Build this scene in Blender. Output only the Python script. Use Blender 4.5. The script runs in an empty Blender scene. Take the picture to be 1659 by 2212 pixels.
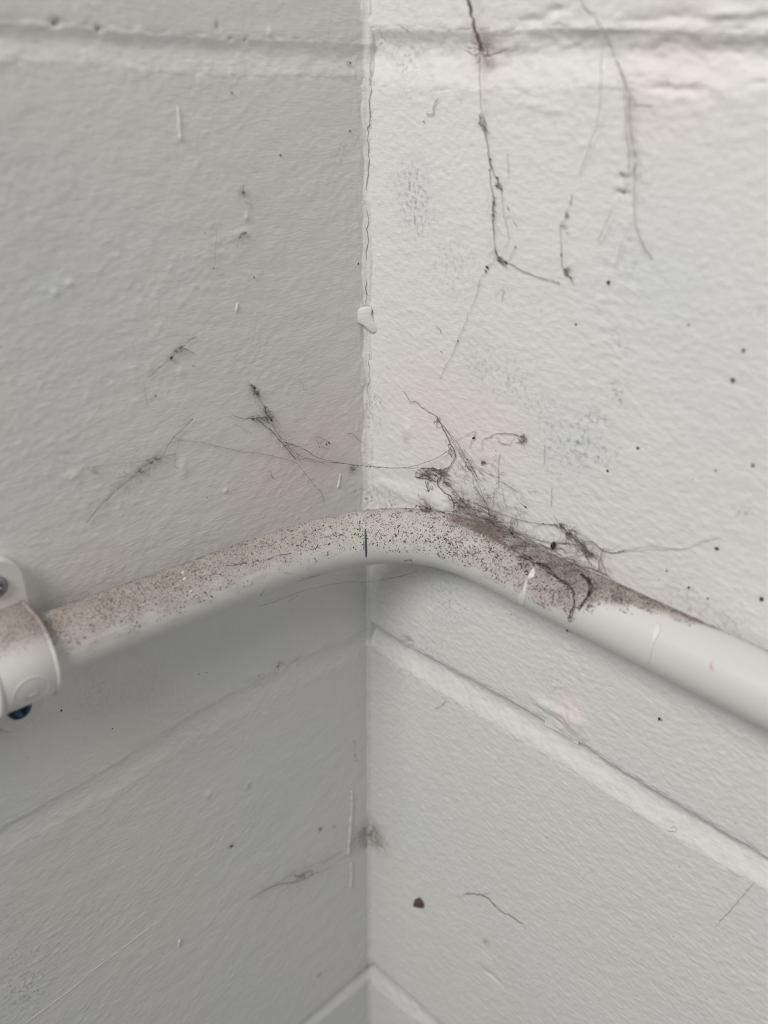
import bpy, math, random
import numpy as np
from mathutils import Matrix, Vector

# ------------------------------------------------------------------ camera
W, H = 1659, 2212
S = 1.125                                   # one block course is 225 mm
FPX = 1893.18
CAM = np.array([-0.196171, -0.206285, 0.197206]) * S
YAW, PITCH, ROLL = 0.790102, 0.467840, 0.0057746
_f = np.array([math.cos(PITCH)*math.cos(YAW), math.cos(PITCH)*math.sin(YAW), -math.sin(PITCH)])
_r = np.array([math.sin(YAW), -math.cos(YAW), 0.0]); _u = np.cross(_r, _f)
CR = math.cos(ROLL)*_r + math.sin(ROLL)*_u
CU = -math.sin(ROLL)*_r + math.cos(ROLL)*_u
CF = _f
scene = bpy.context.scene
col = scene.collection
cd = bpy.data.cameras.new('camera'); cam = bpy.data.objects.new('camera', cd); col.objects.link(cam)
m = Matrix.Identity(4)
for i in range(3):
    m[i][0], m[i][1], m[i][2], m[i][3] = CR[i], CU[i], -CF[i], CAM[i]
cam.matrix_world = m
cd.sensor_fit = 'HORIZONTAL'; cd.sensor_width = 36.0
cd.lens = FPX / W * 36.0
cd.clip_start = 0.01; cd.clip_end = 50
cd.dof.use_dof = True; cd.dof.focus_distance = 0.318
cd.dof.aperture_fstop = cd.lens / 4.0
scene.camera = cam

# ------------------------------------------------------------------ light
world = bpy.data.worlds.new('world'); scene.world = world; world.use_nodes = True
bg = world.node_tree.nodes['Background']
bg.inputs[0].default_value = (0.93, 0.97, 1.0, 1); bg.inputs[1].default_value = 0.21

def area(name, loc, target, sx, sy, power, color):
    ld = bpy.data.lights.new(name, 'AREA'); ld.shape = 'RECTANGLE'; ld.size = sx; ld.size_y = sy
    ld.energy = power; ld.color = color
    o = bpy.data.objects.new(name, ld); col.objects.link(o)
    o.location = loc
    o.rotation_euler = (Vector(target) - Vector(loc)).to_track_quat('-Z', 'Y').to_euler()
    return o
# daylight through a high window to the left of the corner
area('window_daylight', (-1.12, -0.31, 1.08), (0, 0, 0.05), 0.7, 0.5, 24.0, (1.0, 0.975, 0.935))

scene.view_settings.view_transform = 'Standard'
scene.view_settings.look = 'None'
scene.view_settings.exposure = -0.72
scene.view_settings.gamma = 1.0
scene.view_settings.use_curve_mapping = False

# ------------------------------------------------------------------ picture point -> place on the walls or the pipe
def ray(x, y):
    d = CF + (x - W/2)/FPX*CR - (y - H/2)/FPX*CU
    return d / np.linalg.norm(d)
def wall_uz(x, y, side):
    d = ray(x, y); i = 1 if side == 'L' else 0
    X = CAM - CAM[i]/d[i]*d
    return (-X[0] if side == 'L' else -X[1]), X[2]
def wall_pt(side, u, z, h):
    return np.array([-u, -h, z]) if side == 'L' else np.array([-h, -u, z])

# the conduit's centre line: straight left run, swept bend, straight right run
PR = 0.0089 * S
LA = np.array([-0.1, -0.0125, 0.0616]) * S; LD = np.array([-1, 0.0299, 0.0347])
RA = np.array([-0.0091, -0.1, 0.0634]) * S; RD = np.array([0.0, -1, -0.018])
def _centreline():
    ub = 0.070
    p0 = LA + LD*(ub - 0.1*S); p3 = RA + RD*(ub - 0.1*S)
    k = 0.58
    p1 = p0 - LD*ub*k*0.90; p2 = p3 - RD*ub*k*0.90
    pts = [LA + LD*(t - 0.1*S) for t in np.linspace(0.62, ub, 200)[:-1]]
    for t in np.linspace(0, 1, 90):
        pts.append((1-t)**3*p0 + 3*(1-t)**2*t*p1 + 3*(1-t)*t*t*p2 + t**3*p3)
    pts += [RA + RD*(t - 0.1*S) for t in np.linspace(ub, 0.62, 200)[1:]]
    pts = np.array(pts)
    s = np.r_[0, np.cumsum(np.linalg.norm(np.diff(pts, axis=0), axis=1))]
    n = 900
    # finer near the corner
    tt = np.linspace(-1, 1, n); tt = np.sign(tt)*np.abs(tt)**1.5
    mid = s[-1]*0.5
    ss = np.where(tt < 0, mid + tt*mid, mid + tt*(s[-1]-mid))
    P = np.stack([np.interp(ss, s, pts[:, i]) for i in range(3)], 1)
    return ss - mid, P
CS, CP = _centreline()
CT = np.gradient(CP, axis=0); CT /= np.linalg.norm(CT, axis=1)[:, None]
UP = np.array([0, 0, 1.0])
CN = UP - CT*(CT@UP)[:, None]; CN /= np.linalg.norm(CN, axis=1)[:, None]     # towards the sky
CB = np.cross(CT, CN)                                                        # sideways
if (CB[450] @ (CAM - CP[450])) < 0: CB = -CB                                 # towards the room
def pipe_hit(x, y):
    d = ray(x, y); v = CP - CAM
    t = v@d; dist = np.linalg.norm(v - t[:, None]*d, axis=1)
    if dist.min() > PR: return None
    tc = t[dist.argmin()]
    near = CP[np.abs(t - tc) < 0.12][::3]
    lo, hi = tc-0.05, tc+0.03
    for n in (60, 40):
        ts = np.linspace(lo, hi, n); Q = CAM + ts[:, None]*d
        D2 = ((Q[:, None, :] - near[None])**2).sum(2).min(1)
        k = np.where(D2 < PR*PR)[0]
        if len(k) == 0: return None
        lo, hi = ts[max(k[0]-1, 0)], ts[k[0]]
    return ts[k[0]], Q[k[0]]
def pipe_sphi(X):
    i = ((CP - X)**2).sum(1).argmin()
    v = X - CP[i]
    return CS[i], math.atan2(v@CB[i], v@CN[i])
def on_pipe(s, phi, r=None):
    r = PR if r is None else r
    i = min(max(int(np.searchsorted(CS, s)), 0), len(CS)-1)
    return CP[i] + r*(math.cos(phi)*CN[i] + math.sin(phi)*CB[i])
def hit(x, y, h=0.0006, pipe=True):
    """place a picture point on whatever surface stands there, h metres off it"""
    d = ray(x, y); best = None
    for side, i in (('L', 1), ('R', 0)):
        t = -CAM[i]/d[i]
        if t > 0 and (best is None or t < best[0]): best = (t, side)
    side = best[1]; i = 1 if side == 'L' else 0
    if pipe:
        ph = pipe_hit(x, y)
        if ph is not None and ph[0] < best[0]:
            X = ph[1]; k = ((CP - X)**2).sum(1).argmin()
            n = X - CP[k]; n /= np.linalg.norm(n)
            return X + n*h
    t = (-h - CAM[i])/d[i]
    return CAM + t*d

# ------------------------------------------------------------------ numpy noise
_rng = np.random.RandomState(5)
_perm = np.r_[_rng.permutation(512), _rng.permutation(512)]
_ga = _rng.rand(512)*2*np.pi; _gx, _gy = np.cos(_ga), np.sin(_ga)
def noise(x, y, seed=0):
    x = np.asarray(x, float) + seed*17.31; y = np.asarray(y, float) + seed*9.77
    xi = np.floor(x).astype(int); yi = np.floor(y).astype(int); xf = x-xi; yf = y-yi
    def g(a, b, fx, fy):
        k = _perm[(_perm[a & 511] + b) & 511]
        return _gx[k]*fx + _gy[k]*fy
    u = xf**3*(xf*(xf*6-15)+10); v = yf**3*(yf*(yf*6-15)+10)
    n00 = g(xi, yi, xf, yf); n10 = g(xi+1, yi, xf-1, yf); n01 = g(xi, yi+1, xf, yf-1); n11 = g(xi+1, yi+1, xf-1, yf-1)
    return 1.5*((n00*(1-u)+n10*u)*(1-v) + (n01*(1-u)+n11*u)*v)
def fbm(x, y, seed=0, oct=3, g=0.5):
    a, f, o = 1.0, 1.0, 0
    for k in range(oct):
        o = o + a*noise(x*f, y*f, seed+k*3); a *= g; f *= 2.03
    return o
def sst(a, b, x):
    t = np.clip((x-a)/(b-a), 0, 1); return t*t*(3-2*t)

# ------------------------------------------------------------------ scene helpers
def link(name, verts, faces, mat, parent=None, smooth=True, attrs=None):
    me = bpy.data.meshes.new(name)
    verts = np.asarray(verts, np.float32).reshape(-1, 3)
    if isinstance(faces, np.ndarray):
        n, k = faces.shape
        me.vertices.add(len(verts)); me.vertices.foreach_set('co', verts.ravel())
        me.loops.add(n*k); me.loops.foreach_set('vertex_index', faces.astype(np.int32).ravel())
        me.polygons.add(n); me.polygons.foreach_set('loop_start', np.arange(0, n*k, k, dtype=np.int32))
        me.polygons.foreach_set('loop_total', np.full(n, k, np.int32))
        me.update(calc_edges=True)
    else:
        me.from_pydata([tuple(map(float, v)) for v in verts], [], faces); me.update()
    me.polygons.foreach_set('use_smooth', np.full(len(me.polygons), smooth, bool))
    for k, a in (attrs or {}).items():
        a = np.asarray(a, np.float32)
        if a.ndim == 1:
            at = me.attributes.new(k, 'FLOAT', 'POINT'); at.data.foreach_set('value', a)
        else:
            at = me.attributes.new(k, 'FLOAT_VECTOR', 'POINT'); at.data.foreach_set('vector', a.ravel())
    me.validate()
    if mat: me.materials.append(mat)
    o = bpy.data.objects.new(name, me); col.objects.link(o)
    if parent: o.parent = parent
    return o
def empty(name, loc=(0, 0, 0)):
    o = bpy.data.objects.new(name, None); col.objects.link(o); o.location = loc
    o.empty_display_size = 0.01
    return o
def tag(o, label=None, cat=None, group=None, kind=None):
    if label: o['label'] = label
    if cat: o['category'] = cat
    if group: o['group'] = group
    if kind: o['kind'] = kind
    return o

# ------------------------------------------------------------------ materials
def mat_new(name):
    m = bpy.data.materials.new(name); m.use_nodes = True
    nt = m.node_tree; return m, nt, nt.nodes['Principled BSDF'], nt.nodes, nt.links
def nd(nodes, t, **kw):
    n = nodes.new(t)
    for k, v in kw.items():
        if k.startswith('i_'):
            key = k[2:]; n.inputs[int(key) if key.isdigit() else key.replace('_', ' ')].default_value = v
        else: setattr(n, k, v)
    return n
def mixc(nodes, links, a, b, fac, blend='MIX'):
    n = nodes.new('ShaderNodeMix'); n.data_type = 'RGBA'; n.blend_type = blend
    for s, v in ((6, a), (7, b), (0, fac)):
        if hasattr(v, 'is_linked'): links.new(v, n.inputs[s])
        else: n.inputs[s].default_value = v
    return n.outputs[2]
def paint_material(name, base, left):
    m, nt, b, N, L = mat_new(name)
    geo = N.new('ShaderNodeNewGeometry')
    pos = geo.outputs['Position']
    # faint cloudy variation of the emulsion
    n1 = nd(N, 'ShaderNodeTexNoise', i_Scale=26.0, i_Detail=2.0); L.new(pos, n1.inputs['Vector'])
    n2 = nd(N, 'ShaderNodeTexNoise', i_Scale=17.0, i_Detail=1.0)
    mp = nd(N, 'ShaderNodeMapping'); mp.inputs['Location'].default_value = (3.1, 1.7, 5.2); L.new(pos, mp.inputs[0]); L.new(mp.outputs[0], n2.inputs['Vector'])
    r1 = nd(N, 'ShaderNodeMapRange', i_1=0.42, i_2=0.64); L.new(n1.outputs[0], r1.inputs[0])
    r2 = nd(N, 'ShaderNodeMapRange', i_1=0.44, i_2=0.66); L.new(n2.outputs[0], r2.inputs[0])
    s1 = nd(N, 'ShaderNodeMath', operation='MULTIPLY', i_1=0.5); L.new(r1.outputs[0], s1.inputs[0])
    s2 = nd(N, 'ShaderNodeMath', operation='MULTIPLY', i_1=0.5); L.new(r2.outputs[0], s2.inputs[0])
    c = mixc(N, L, base, tuple(np.array(base)*np.array([0.985, 0.975, 0.985, 1])), s1.outputs[0])
    c = mixc(N, L, c, tuple(np.array(base)*np.array([0.955, 0.975, 0.99, 1])), s2.outputs[0])
    # tints, old blue-grey coat showing in the pits, brown grime: stored with the wall
    at = nd(N, 'ShaderNodeAttribute', attribute_name='tint')
    add = nd(N, 'ShaderNodeVectorMath', operation='MULTIPLY'); L.new(c, add.inputs[0]); L.new(at.outputs['Vector'], add.inputs[1])
    c = add.outputs[0]
    pit = nd(N, 'ShaderNodeAttribute', attribute_name='pit')
    pn = nd(N, 'ShaderNodeTexNoise', i_Scale=620.0, i_Detail=3.0, i_Roughness=0.65); L.new(pos, pn.inputs['Vector'])
    pr = nd(N, 'ShaderNodeMapRange', i_1=0.50, i_2=0.66); L.new(pn.outputs[0], pr.inputs[0])
    pm = nd(N, 'ShaderNodeMath', operation='MULTIPLY', use_clamp=True); L.new(pr.outputs[0], pm.inputs[0]); L.new(pit.outputs['Fac'], pm.inputs[1])
    c = mixc(N, L, c, (0.36, 0.39, 0.42, 1), pm.outputs[0])
    gr = nd(N, 'ShaderNodeAttribute', attribute_name='grime')
    gn = nd(N, 'ShaderNodeTexNoise', i_Scale=420.0, i_Detail=4.0, i_Roughness=0.7); L.new(pos, gn.inputs['Vector'])
    g2 = nd(N, 'ShaderNodeMapRange', i_1=0.36, i_2=0.66); L.new(gn.outputs[0], g2.inputs[0])
    gm = nd(N, 'ShaderNodeMath', operation='MULTIPLY', use_clamp=True); L.new(g2.outputs[0], gm.inputs[0]); L.new(gr.outputs['Fac'], gm.inputs[1])
    c = mixc(N, L, c, (0.19, 0.15, 0.12, 1), gm.outputs[0])
    # scattered pin-prick specks
    vo = nd(N, 'ShaderNodeTexVoronoi', i_Scale=120.0); L.new(pos, vo.inputs['Vector'])
    vr = nd(N, 'ShaderNodeMapRange', i_1=0.022, i_2=0.032, i_3=1.0, i_4=0.0); L.new(vo.outputs['Distance'], vr.inputs[0])
    sep = nd(N, 'ShaderNodeSeparateColor'); L.new(vo.outputs['Color'], sep.inputs[0])
    vg = nd(N, 'ShaderNodeMath', operation='GREATER_THAN', i_1=0.93); L.new(sep.outputs[0], vg.inputs[0])
    vm = nd(N, 'ShaderNodeMath', operation='MULTIPLY'); L.new(vr.outputs[0], vm.inputs[0]); L.new(vg.outputs[0], vm.inputs[1])
    c = mixc(N, L, c, (0.2, 0.18, 0.16, 1), vm.outputs[0])
    L.new(c, b.inputs['Base Color'])
    b.inputs['Roughness'].default_value = 0.62
    b.inputs['Specular IOR Level'].default_value = 0.30
    # fine relief: brush lines and grain
    st = nd(N, 'ShaderNodeMapping')
    if left: st.inputs['Rotation'].default_value = (0, math.radians(8), 0); st.inputs['Scale'].default_value = (260, 260, 1500)
    else: st.inputs['Rotation'].default_value = (math.radians(-22), 0, 0); st.inputs['Scale'].default_value = (300, 300, 1300)
    L.new(pos, st.inputs[0])
    bn = nd(N, 'ShaderNodeTexNoise', i_Scale=1.0, i_Detail=2.0); L.new(st.outputs[0], bn.inputs['Vector'])
    fn = nd(N, 'ShaderNodeTexNoise', i_Scale=900.0, i_Detail=2.0); L.new(pos, fn.inputs['Vector'])
    ad = nd(N, 'ShaderNodeMath', operation='ADD'); L.new(bn.outputs[0], ad.inputs[0])
    hf = nd(N, 'ShaderNodeMath', operation='MULTIPLY', i_1=0.6); L.new(fn.outputs[0], hf.inputs[0]); L.new(hf.outputs[0], ad.inputs[1])
    bu = nd(N, 'ShaderNodeBump', i_Strength=0.9, i_Distance=0.00016); L.new(ad.outputs[0], bu.inputs['Height'])
    L.new(bu.outputs[0], b.inputs['Normal'])
    return m
def simple(name, color, rough=0.6, metal=0.0, noise_scale=None, noise_amt=0.25, bump=0.0):
    m, nt, b, N, L = mat_new(name)
    b.inputs['Roughness'].default_value = rough; b.inputs['Metallic'].default_value = metal
    b.inputs['Base Color'].default_value = color
    if noise_scale:
        geo = N.new('ShaderNodeNewGeometry')
        n = nd(N, 'ShaderNodeTexNoise', i_Scale=noise_scale, i_Detail=3.0); L.new(geo.outputs['Position'], n.inputs['Vector'])
        c2 = tuple(np.clip(np.array(color[:3])*(1-noise_amt), 0, 1)) + (1,)
        L.new(mixc(N, L, color, c2, n.outputs[0]), b.inputs['Base Color'])
        if bump:
            bu = nd(N, 'ShaderNodeBump', i_Strength=0.6, i_Distance=bump); L.new(n.outputs[0], bu.inputs['Height']); L.new(bu.outputs[0], b.inputs['Normal'])
    return m
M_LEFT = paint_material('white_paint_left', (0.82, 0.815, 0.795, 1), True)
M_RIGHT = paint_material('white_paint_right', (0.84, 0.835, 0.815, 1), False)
M_RAW = simple('grey_block', (0.45, 0.45, 0.44, 1), 0.9, noise_scale=90)
M_DRIP = simple('dried_white_paint', (0.86, 0.83, 0.80, 1), 0.4, noise_scale=300, noise_amt=0.06)
M_WEB = simple('dusty_web', (0.29, 0.24, 0.205, 1), 0.9, noise_scale=700, noise_amt=0.5)
M_WEBG = simple('grey_web', (0.34, 0.31, 0.29, 1), 0.9, noise_scale=500, noise_amt=0.4)
M_WEBP = simple('pale_web', (0.50, 0.445, 0.415, 1), 0.9, noise_scale=500, noise_amt=0.3)
M_SPECK = simple('dark_dust_grains', (0.085, 0.06, 0.048, 1), 0.9, noise_scale=900, noise_amt=0.6)
M_SPECKL = simple('pale_dust_grains', (0.8, 0.78, 0.74, 1), 0.5, noise_scale=900, noise_amt=0.2)
M_SOOT = simple('grey_scuff', (0.10, 0.11, 0.12, 1), 0.6, noise_scale=900, noise_amt=0.4)
M_CRACK = simple('crack_shade', (0.22, 0.22, 0.215, 1), 0.9, noise_scale=600, noise_amt=0.4)  # dark grey painted in for the shade inside the corner groove

# ------------------------------------------------------------------ block walls
CH = 0.225
def curve_of(side, pts, z0):
    """a joint edge: measured points near the corner, straight and level further out"""
    uz = sorted(wall_uz(x, y, side) for x, y in pts)
    u = np.array([a for a, _ in uz]); z = np.array([c for _, c in uz])
    u = np.r_[-0.01, u, u[-1]+0.08, 3.0]; z = np.r_[z[0], z, z0, z0]
    return lambda q: np.interp(q, u, z)
JT = 0.0065
EDGE = {}
for side, k, top, bot in (
    ('L', 1, [(0, 50), (120, 56), (250, 70), (350, 76), (490, 84), (620, 89), (700, 92), (770, 95)],
             [(0, 130), (200, 134), (300, 147), (400, 156), (550, 160), (700, 162), (770, 162)]),
    ('R', 1, [(812, 62), (980, 67), (1090, 69), (1200, 58), (1380, 62), (1659, 74)],
             [(812, 186), (980, 190), (1090, 188), (1300, 186), (1370, 191), (1480, 197), (1659, 184)]),
    ('L', 0, [(770, 1368), (740, 1382), (600, 1443), (425, 1535), (210, 1672), (65, 1752), (0, 1786)],
             [(780, 1414), (750, 1430), (590, 1508), (430, 1598), (250, 1712), (0, 1848)]),
    ('R', 0, [(812, 1350), (859, 1382), (979, 1445), (1129, 1527), (1254, 1603), (1329, 1655), (1479, 1745), (1659, 1852)],
             [(812, 1402), (829, 1417), (915, 1472), (1010, 1530), (1130, 1600), (1254, 1675), (1429, 1788), (1550, 1862), (1659, 1922)]),
    ('L', -1, [(790, 2090), (665, 2197)], [(790, 2122), (695, 2204)]),
    ('R', -1, [(812, 2086), (860, 2126), (950, 2206)], [(812, 2132), (850, 2166), (900, 2208)])):
    EDGE[side, k] = (curve_of(side, top, k*CH + JT), curve_of(side, bot, k*CH - JT))
for side in 'LR':
    for k in range(-5, 7):
        if (side, k) not in EDGE:
            EDGE[side, k] = ((lambda q, k=k: np.full_like(np.asarray(q, float), k*CH+JT)), (lambda q, k=k: np.full_like(np.asarray(q, float), k*CH-JT)))
# upright joints: course k lies between bed joints k and k+1; each entry is (first, last) of the joint gap
ja = wall_uz(1287, 700, 'R')[0]; jb = wall_uz(1202, 1450, 'R')[0]; jc = wall_uz(1342, 720, 'R')[0]; jd = wall_uz(1258, 1500, 'R')[0]
VJ0, VJ1 = (ja+jb)/2, (jc+jd)/2
def uprights(side, k):
    if side == 'R':
        a = (VJ0, VJ1) if k % 2 == 0 else (VJ0+0.22, VJ1+0.22)
    else:
        a = (0.245, 0.256) if k % 2 == 0 else (0.465, 0.476)
    return [a, (a[0]+0.45, a[1]+0.45), (a[0]+0.9, a[1]+0.9)]

# measured spots of colour and roughness on the paint, (x, y, radius px, strength)
PITS = {'R': [(890, 400, 45, .9), (900, 470, 40, .8), (870, 130, 45, .6), (1085, 635, 16, 1.1), (980, 570, 60, .45), (1335, 735, 22, .9), (1330, 850, 26, 1.0),
              (1310, 985, 22, 1.1), (1250, 960, 45, .75), (1190, 900, 45, .5), (1040, 790, 50, .5), (815, 95, 18, 1.2), (1120, 830, 45, .5), (1290, 905, 30, .6),
              (800, 1075, 26, 1.2), (845, 1085, 26, 1.0), (1605, 1105, 16, 1.2), (1480, 1300, 50, .5), (1580, 1350, 40, .6), (1285, 1238, 26, 1.3),
              (880, 1392, 14, 1.2), (960, 1290, 60, .5), (1130, 1330, 40, .3), (1200, 990, 60, .35), (930, 1400, 40, .5), (1200, 1480, 25, .5), (1640, 670, 20, .6), (1380, 400, 30, .5), (1340, 420, 14, 1.0),
              (1370, 560, 60, .3), (800, 900, 30, .9), (815, 860, 25, .7)],
        'L': [(770, 1060, 20, .7), (60, 2140, 60, .7), (40, 2080, 60, .35), (735, 330, 20, .6), (770, 300, 16, .5), (605, 1440, 16, 1.1), (640, 1430, 14, .9), (560, 1475, 22, .6), (120, 50, 10, 1.2), (212, 64, 8, 1.2),
              (470, 58, 8, 1.0), (200, 1500, 50, .3), (130, 1300, 24, .5), (780, 830, 20, .6), (300, 1010, 40, .4), (20, 1990, 50, .3)]}
GRIME = {'R': [(805, 1800, 34, .95), (812, 1812, 22, .7), (1035, 95, 22, .55), (1000, 1090, 34, .75), (1060, 1110, 40, .45), (925, 1090, 20, .8), (960, 1030, 30, .25), (1110, 1130, 40, .35),
                (1430, 1330, 16, .3), (1045, 70, 40, .12), (1280, 1190, 26, .25), (1050, 2035, 9, .9), (1043, 997, 8, .8), (1130, 948, 9, .9), (1230, 1150, 20, .25), (1215, 1680, 8, .0)],
         'L': [(785, 1805, 30, 1.0), (790, 1825, 10, .8), (692, 1792, 6, .9), (722, 1786, 5, .7), (500, 1828, 7, .8), (640, 1897, 38, .26), (700, 1868, 34, .2), (570, 1925, 20, .25), (690, 2105, 6, .8),
               (785, 2098, 16, .6), (757, 136, 7, .8), (370, 773, 8, .5), (315, 1005, 22, .3), (340, 990, 18, .35), (40, 1270, 5, .7), (45, 1268, 5, .5), (760, 1015, 12, .5), (150, 1000, 50, .1), (535, 1697, 8, .6)]}
TINT = {'R': [(950, 880, 150, (1.025, .985, .975)), (1080, 930, 90, (1.02, .985, .98)), (1450, 165, 170, (1.03, .985, .98)), (1050, 110, 80, (1.025, .985, .98)), (1450, 620, 160, (.975, .985, 1.01)),
              (1550, 800, 160, (.98, .985, 1.005)), (890, 420, 70, (.97, .985, 1.01)), (1230, 960, 90, (.965, .98, 1.0)), (1030, 800, 70, (.975, .985, 1.0)), (1230, 1540, 50, (1.03, .985, .97)), (1350, 1980, 150, (1.0, 1.0, .96)),
              (1100, 1750, 150, (1.0, 1.0, .97)), (900, 1750, 120, (.985, .99, 1.0)), (1000, 2100, 150, (1.0, 1.0, .97)), (1290, 1225, 40, (1.02, .985, .975))],
        'L': [(700, 960, 140, (1.02, .97, .965)), (560, 1040, 110, (1.015, .975, .97)), (200, 1200, 130, (1.01, .985, .97)), (380, 1080, 120, (.985, 1.0, .985)), (250, 90, 220, (1.05, 1.04, 1.0)), (600, 120, 140, (1.04, 1.03, 1.0)), (300, 40, 160, (.97, .98, 1.01)),  # warm spots along the top joint also paint in its brighter, lit band
              (200, 1880, 160, (1.01, 1.0, .95)), (330, 1960, 120, (1.0, .995, .95)), (150, 1990, 90, (.99, .975, 1.0)), (300, 1610, 160, (1.01, .985, .97)), (450, 1400, 150, (.975, .985, .98)), (600, 1750, 130, (.975, .985, .99)), (480, 850, 130, (.985, 1.0, .975)),
              (650, 500, 200, (1.0, 1.0, .98)), (120, 480, 200, (.98, .985, 1.0))]}
def spots(side, table):
    out = []
    for x, y, r, a in table[side]:
        u, z = wall_uz(x, y, side)
        X = wall_pt(side, u, z, 0); dep = (X - CAM) @ CF
        out.append((u, z, r*dep/FPX, a))
    return out
SP = {s: (spots(s, PITS), spots(s, GRIME), spots(s, TINT)) for s in 'LR'}

# raised and sunken features of the surface itself, (x, y, ru px, rz px, height mm)
BUMPS = {'R': [(945, 1082, 30, 24, 1.1), (870, 1062, 60, 16, .6), (820, 1040, 30, 30, .6), (880, 930, 8, 22, .8), (1240, 1560, 26, 26, 1.2), (1190, 1530, 40, 10, .8), (1235, 1235, 60, 30, .6), (1345, 385, 14, 8, -.8),
               (1340, 418, 12, 6, -1.2), (1200, 22, 16, 10, -1.2), (1480, 195, 40, 10, -1.0), (1420, 192, 30, 8, -.8), (1640, 180, 24, 8, -1.0), (1300, 60, 70, 10, .7), (1480, 35, 80, 14, -.8), (1560, 30, 60, 9, .9), (1100, 100, 60, 14, .6),
               (1150, 225, 30, 7, .25), (1190, 240, 26, 6, .25), (1285, 1243, 32, 7, -2.2), (1050, 2080, 16, 16, .5), (1062, 2108, 24, 5, -.5), (880, 1390, 10, 10, -1.5), (1145, 45, 40, 10, -.8), (1375, 48, 60, 8, -.7), (1650, 40, 40, 14, -.7)],
         'L': [(120, 50, 9, 8, -1.2), (212, 64, 6, 6, -.9), (470, 58, 5, 8, -.7), (497, 84, 5, 4, -.6), (530, 86, 4, 4, -.6), (605, 1441, 9, 7, -.9), (640, 1430, 9, 6, -.7), (520, 505, 22, 9, .25), (535, 470, 5, 8, .4), (582, 70, 4, 10, .5),
               (120, 632, 8, 8, .3), (150, 612, 8, 6, .3), (390, 800, 8, 10, .25), (487, 1060, 4, 4, .5), (395, 1010, 8, 20, .35), (160, 1028, 10, 10, .3), (535, 1700, 6, 8, .3), (450, 1716, 6, 6, .3)]}
def bump_list(side):
    out = []
    for x, y, rx, ry, a in BUMPS[side]:
        u, z = wall_uz(x, y, side); u2, _ = wall_uz(x+rx, y, side); _, z2 = wall_uz(x, y+ry, side)
        out.append((u, z, max(abs(u2-u), 5e-4), max(abs(z2-z), 5e-4), a*1e-3))
    return out
BL = {s: bump_list(s) for s in 'LR'}

def face_relief(side, u, z):
    """paint relief shared by blocks and joints"""
    U, Z = u*1000, z*1000
    if side == 'R':
        a = math.radians(-25)
        s, t = U*math.cos(a)+Z*math.sin(a), -U*math.sin(a)+Z*math.cos(a)
        h = 0.12*fbm(U/6, Z/5, 1, 2) + 0.11*fbm(U/2.0, Z/1.5, 2, 2)
        lump = np.clip(noise(s/2.3, t/1.15, 4) - 0.12, 0, 1)
        h = h + 0.30*lump + 0.075*noise(s/7, t/0.85, 5)*(0.5+0.5*np.clip(noise(U/30, Z/30, 6)+.5, 0, 1))
        rough = np.exp(-((Z-CH*1000)/15)**2)*np.clip(0.25+U/130, 0, 1.1)
        h = h + rough*(0.40*np.clip(noise(U/6, Z/3.0, 7)-.1, -.6, 1) + 0.20*noise(U/2.4, Z/1.6, 8))
        h = h + 0.5*np.exp(-(U/20)**2)*np.exp(-((Z-58)/14)**2)*noise(U/5, Z/4, 11)
    else:
        h = 0.11*fbm(U/9, Z/7, 21, 2) + 0.055*fbm(U/2.3, Z/1.7, 22, 2)
        m = np.clip(noise(U/28, Z/28, 23)*1.6+.35, 0, 1)
        h = h + 0.30*m*np.clip(noise(U/2.6, Z/1.8, 24)-.2, 0, 1)
        # horizontal and swirling brush passes
        w = noise(U/22, Z/22, 25)
        h = h + 0.060*noise(U/9+w, (Z + 4*w)/0.9, 26)*np.clip(.8-m, .2, 1)
        cu, cz = U-68, Z-150
        rr = np.hypot(cu, cz); arc = np.exp(-((rr-17)/9)**2)*(cu < 8)
        h = h + 0.09*arc*noise(rr/0.8, np.arctan2(cz, cu)*3, 27)
        h = h + 0.07*np.exp(-((Z-CH*1000)/8)**2)*noise(U/2.0, Z/7, 28)*1.5
    st = np.exp(-(U/6.5)**2)*np.clip(Z/30-.5, .25, 1)
    h = h + st*(0.20*noise(U/0.9, Z/11, 36) + 0.16*fbm(U/2.2, Z/4.5, 37, 2) + 0.35*np.clip(noise(U/1.6, Z/3.0, 38)-.35, 0, 1))
    h = h*1e-3
    for bu, bz, ru, rz, a in BL[side]:
        near = (np.abs(u-bu) < 3*ru) & (np.abs(z-bz) < 3*rz)
        if near.any():
            e = ((u[near]-bu)/ru)**2 + ((z[near]-bz)/rz)**2
            wob = 1 + 0.45*noise(U[near]/2.5, Z[near]/2.5, 31)
            h[near] += 1.5*a*np.exp(-e*wob)
    # paint built up in the internal corner
    r0 = np.where(Z > 45, 2.3, 1.5) + 0.9*fbm(Z/16, Z*0+U*0.05, 33, 2)*np.where(Z > 45, 1.3, .35)
    r0 = np.clip(r0, 1.2, 7)*1e-3
    q = np.clip(1 - u/r0, 0, 1)
    h = h*np.clip(u/0.003, .7, 1) + r0*(1-np.sqrt(np.clip(1-q*q, 0, 1)))*(u < r0)
    return h
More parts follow.
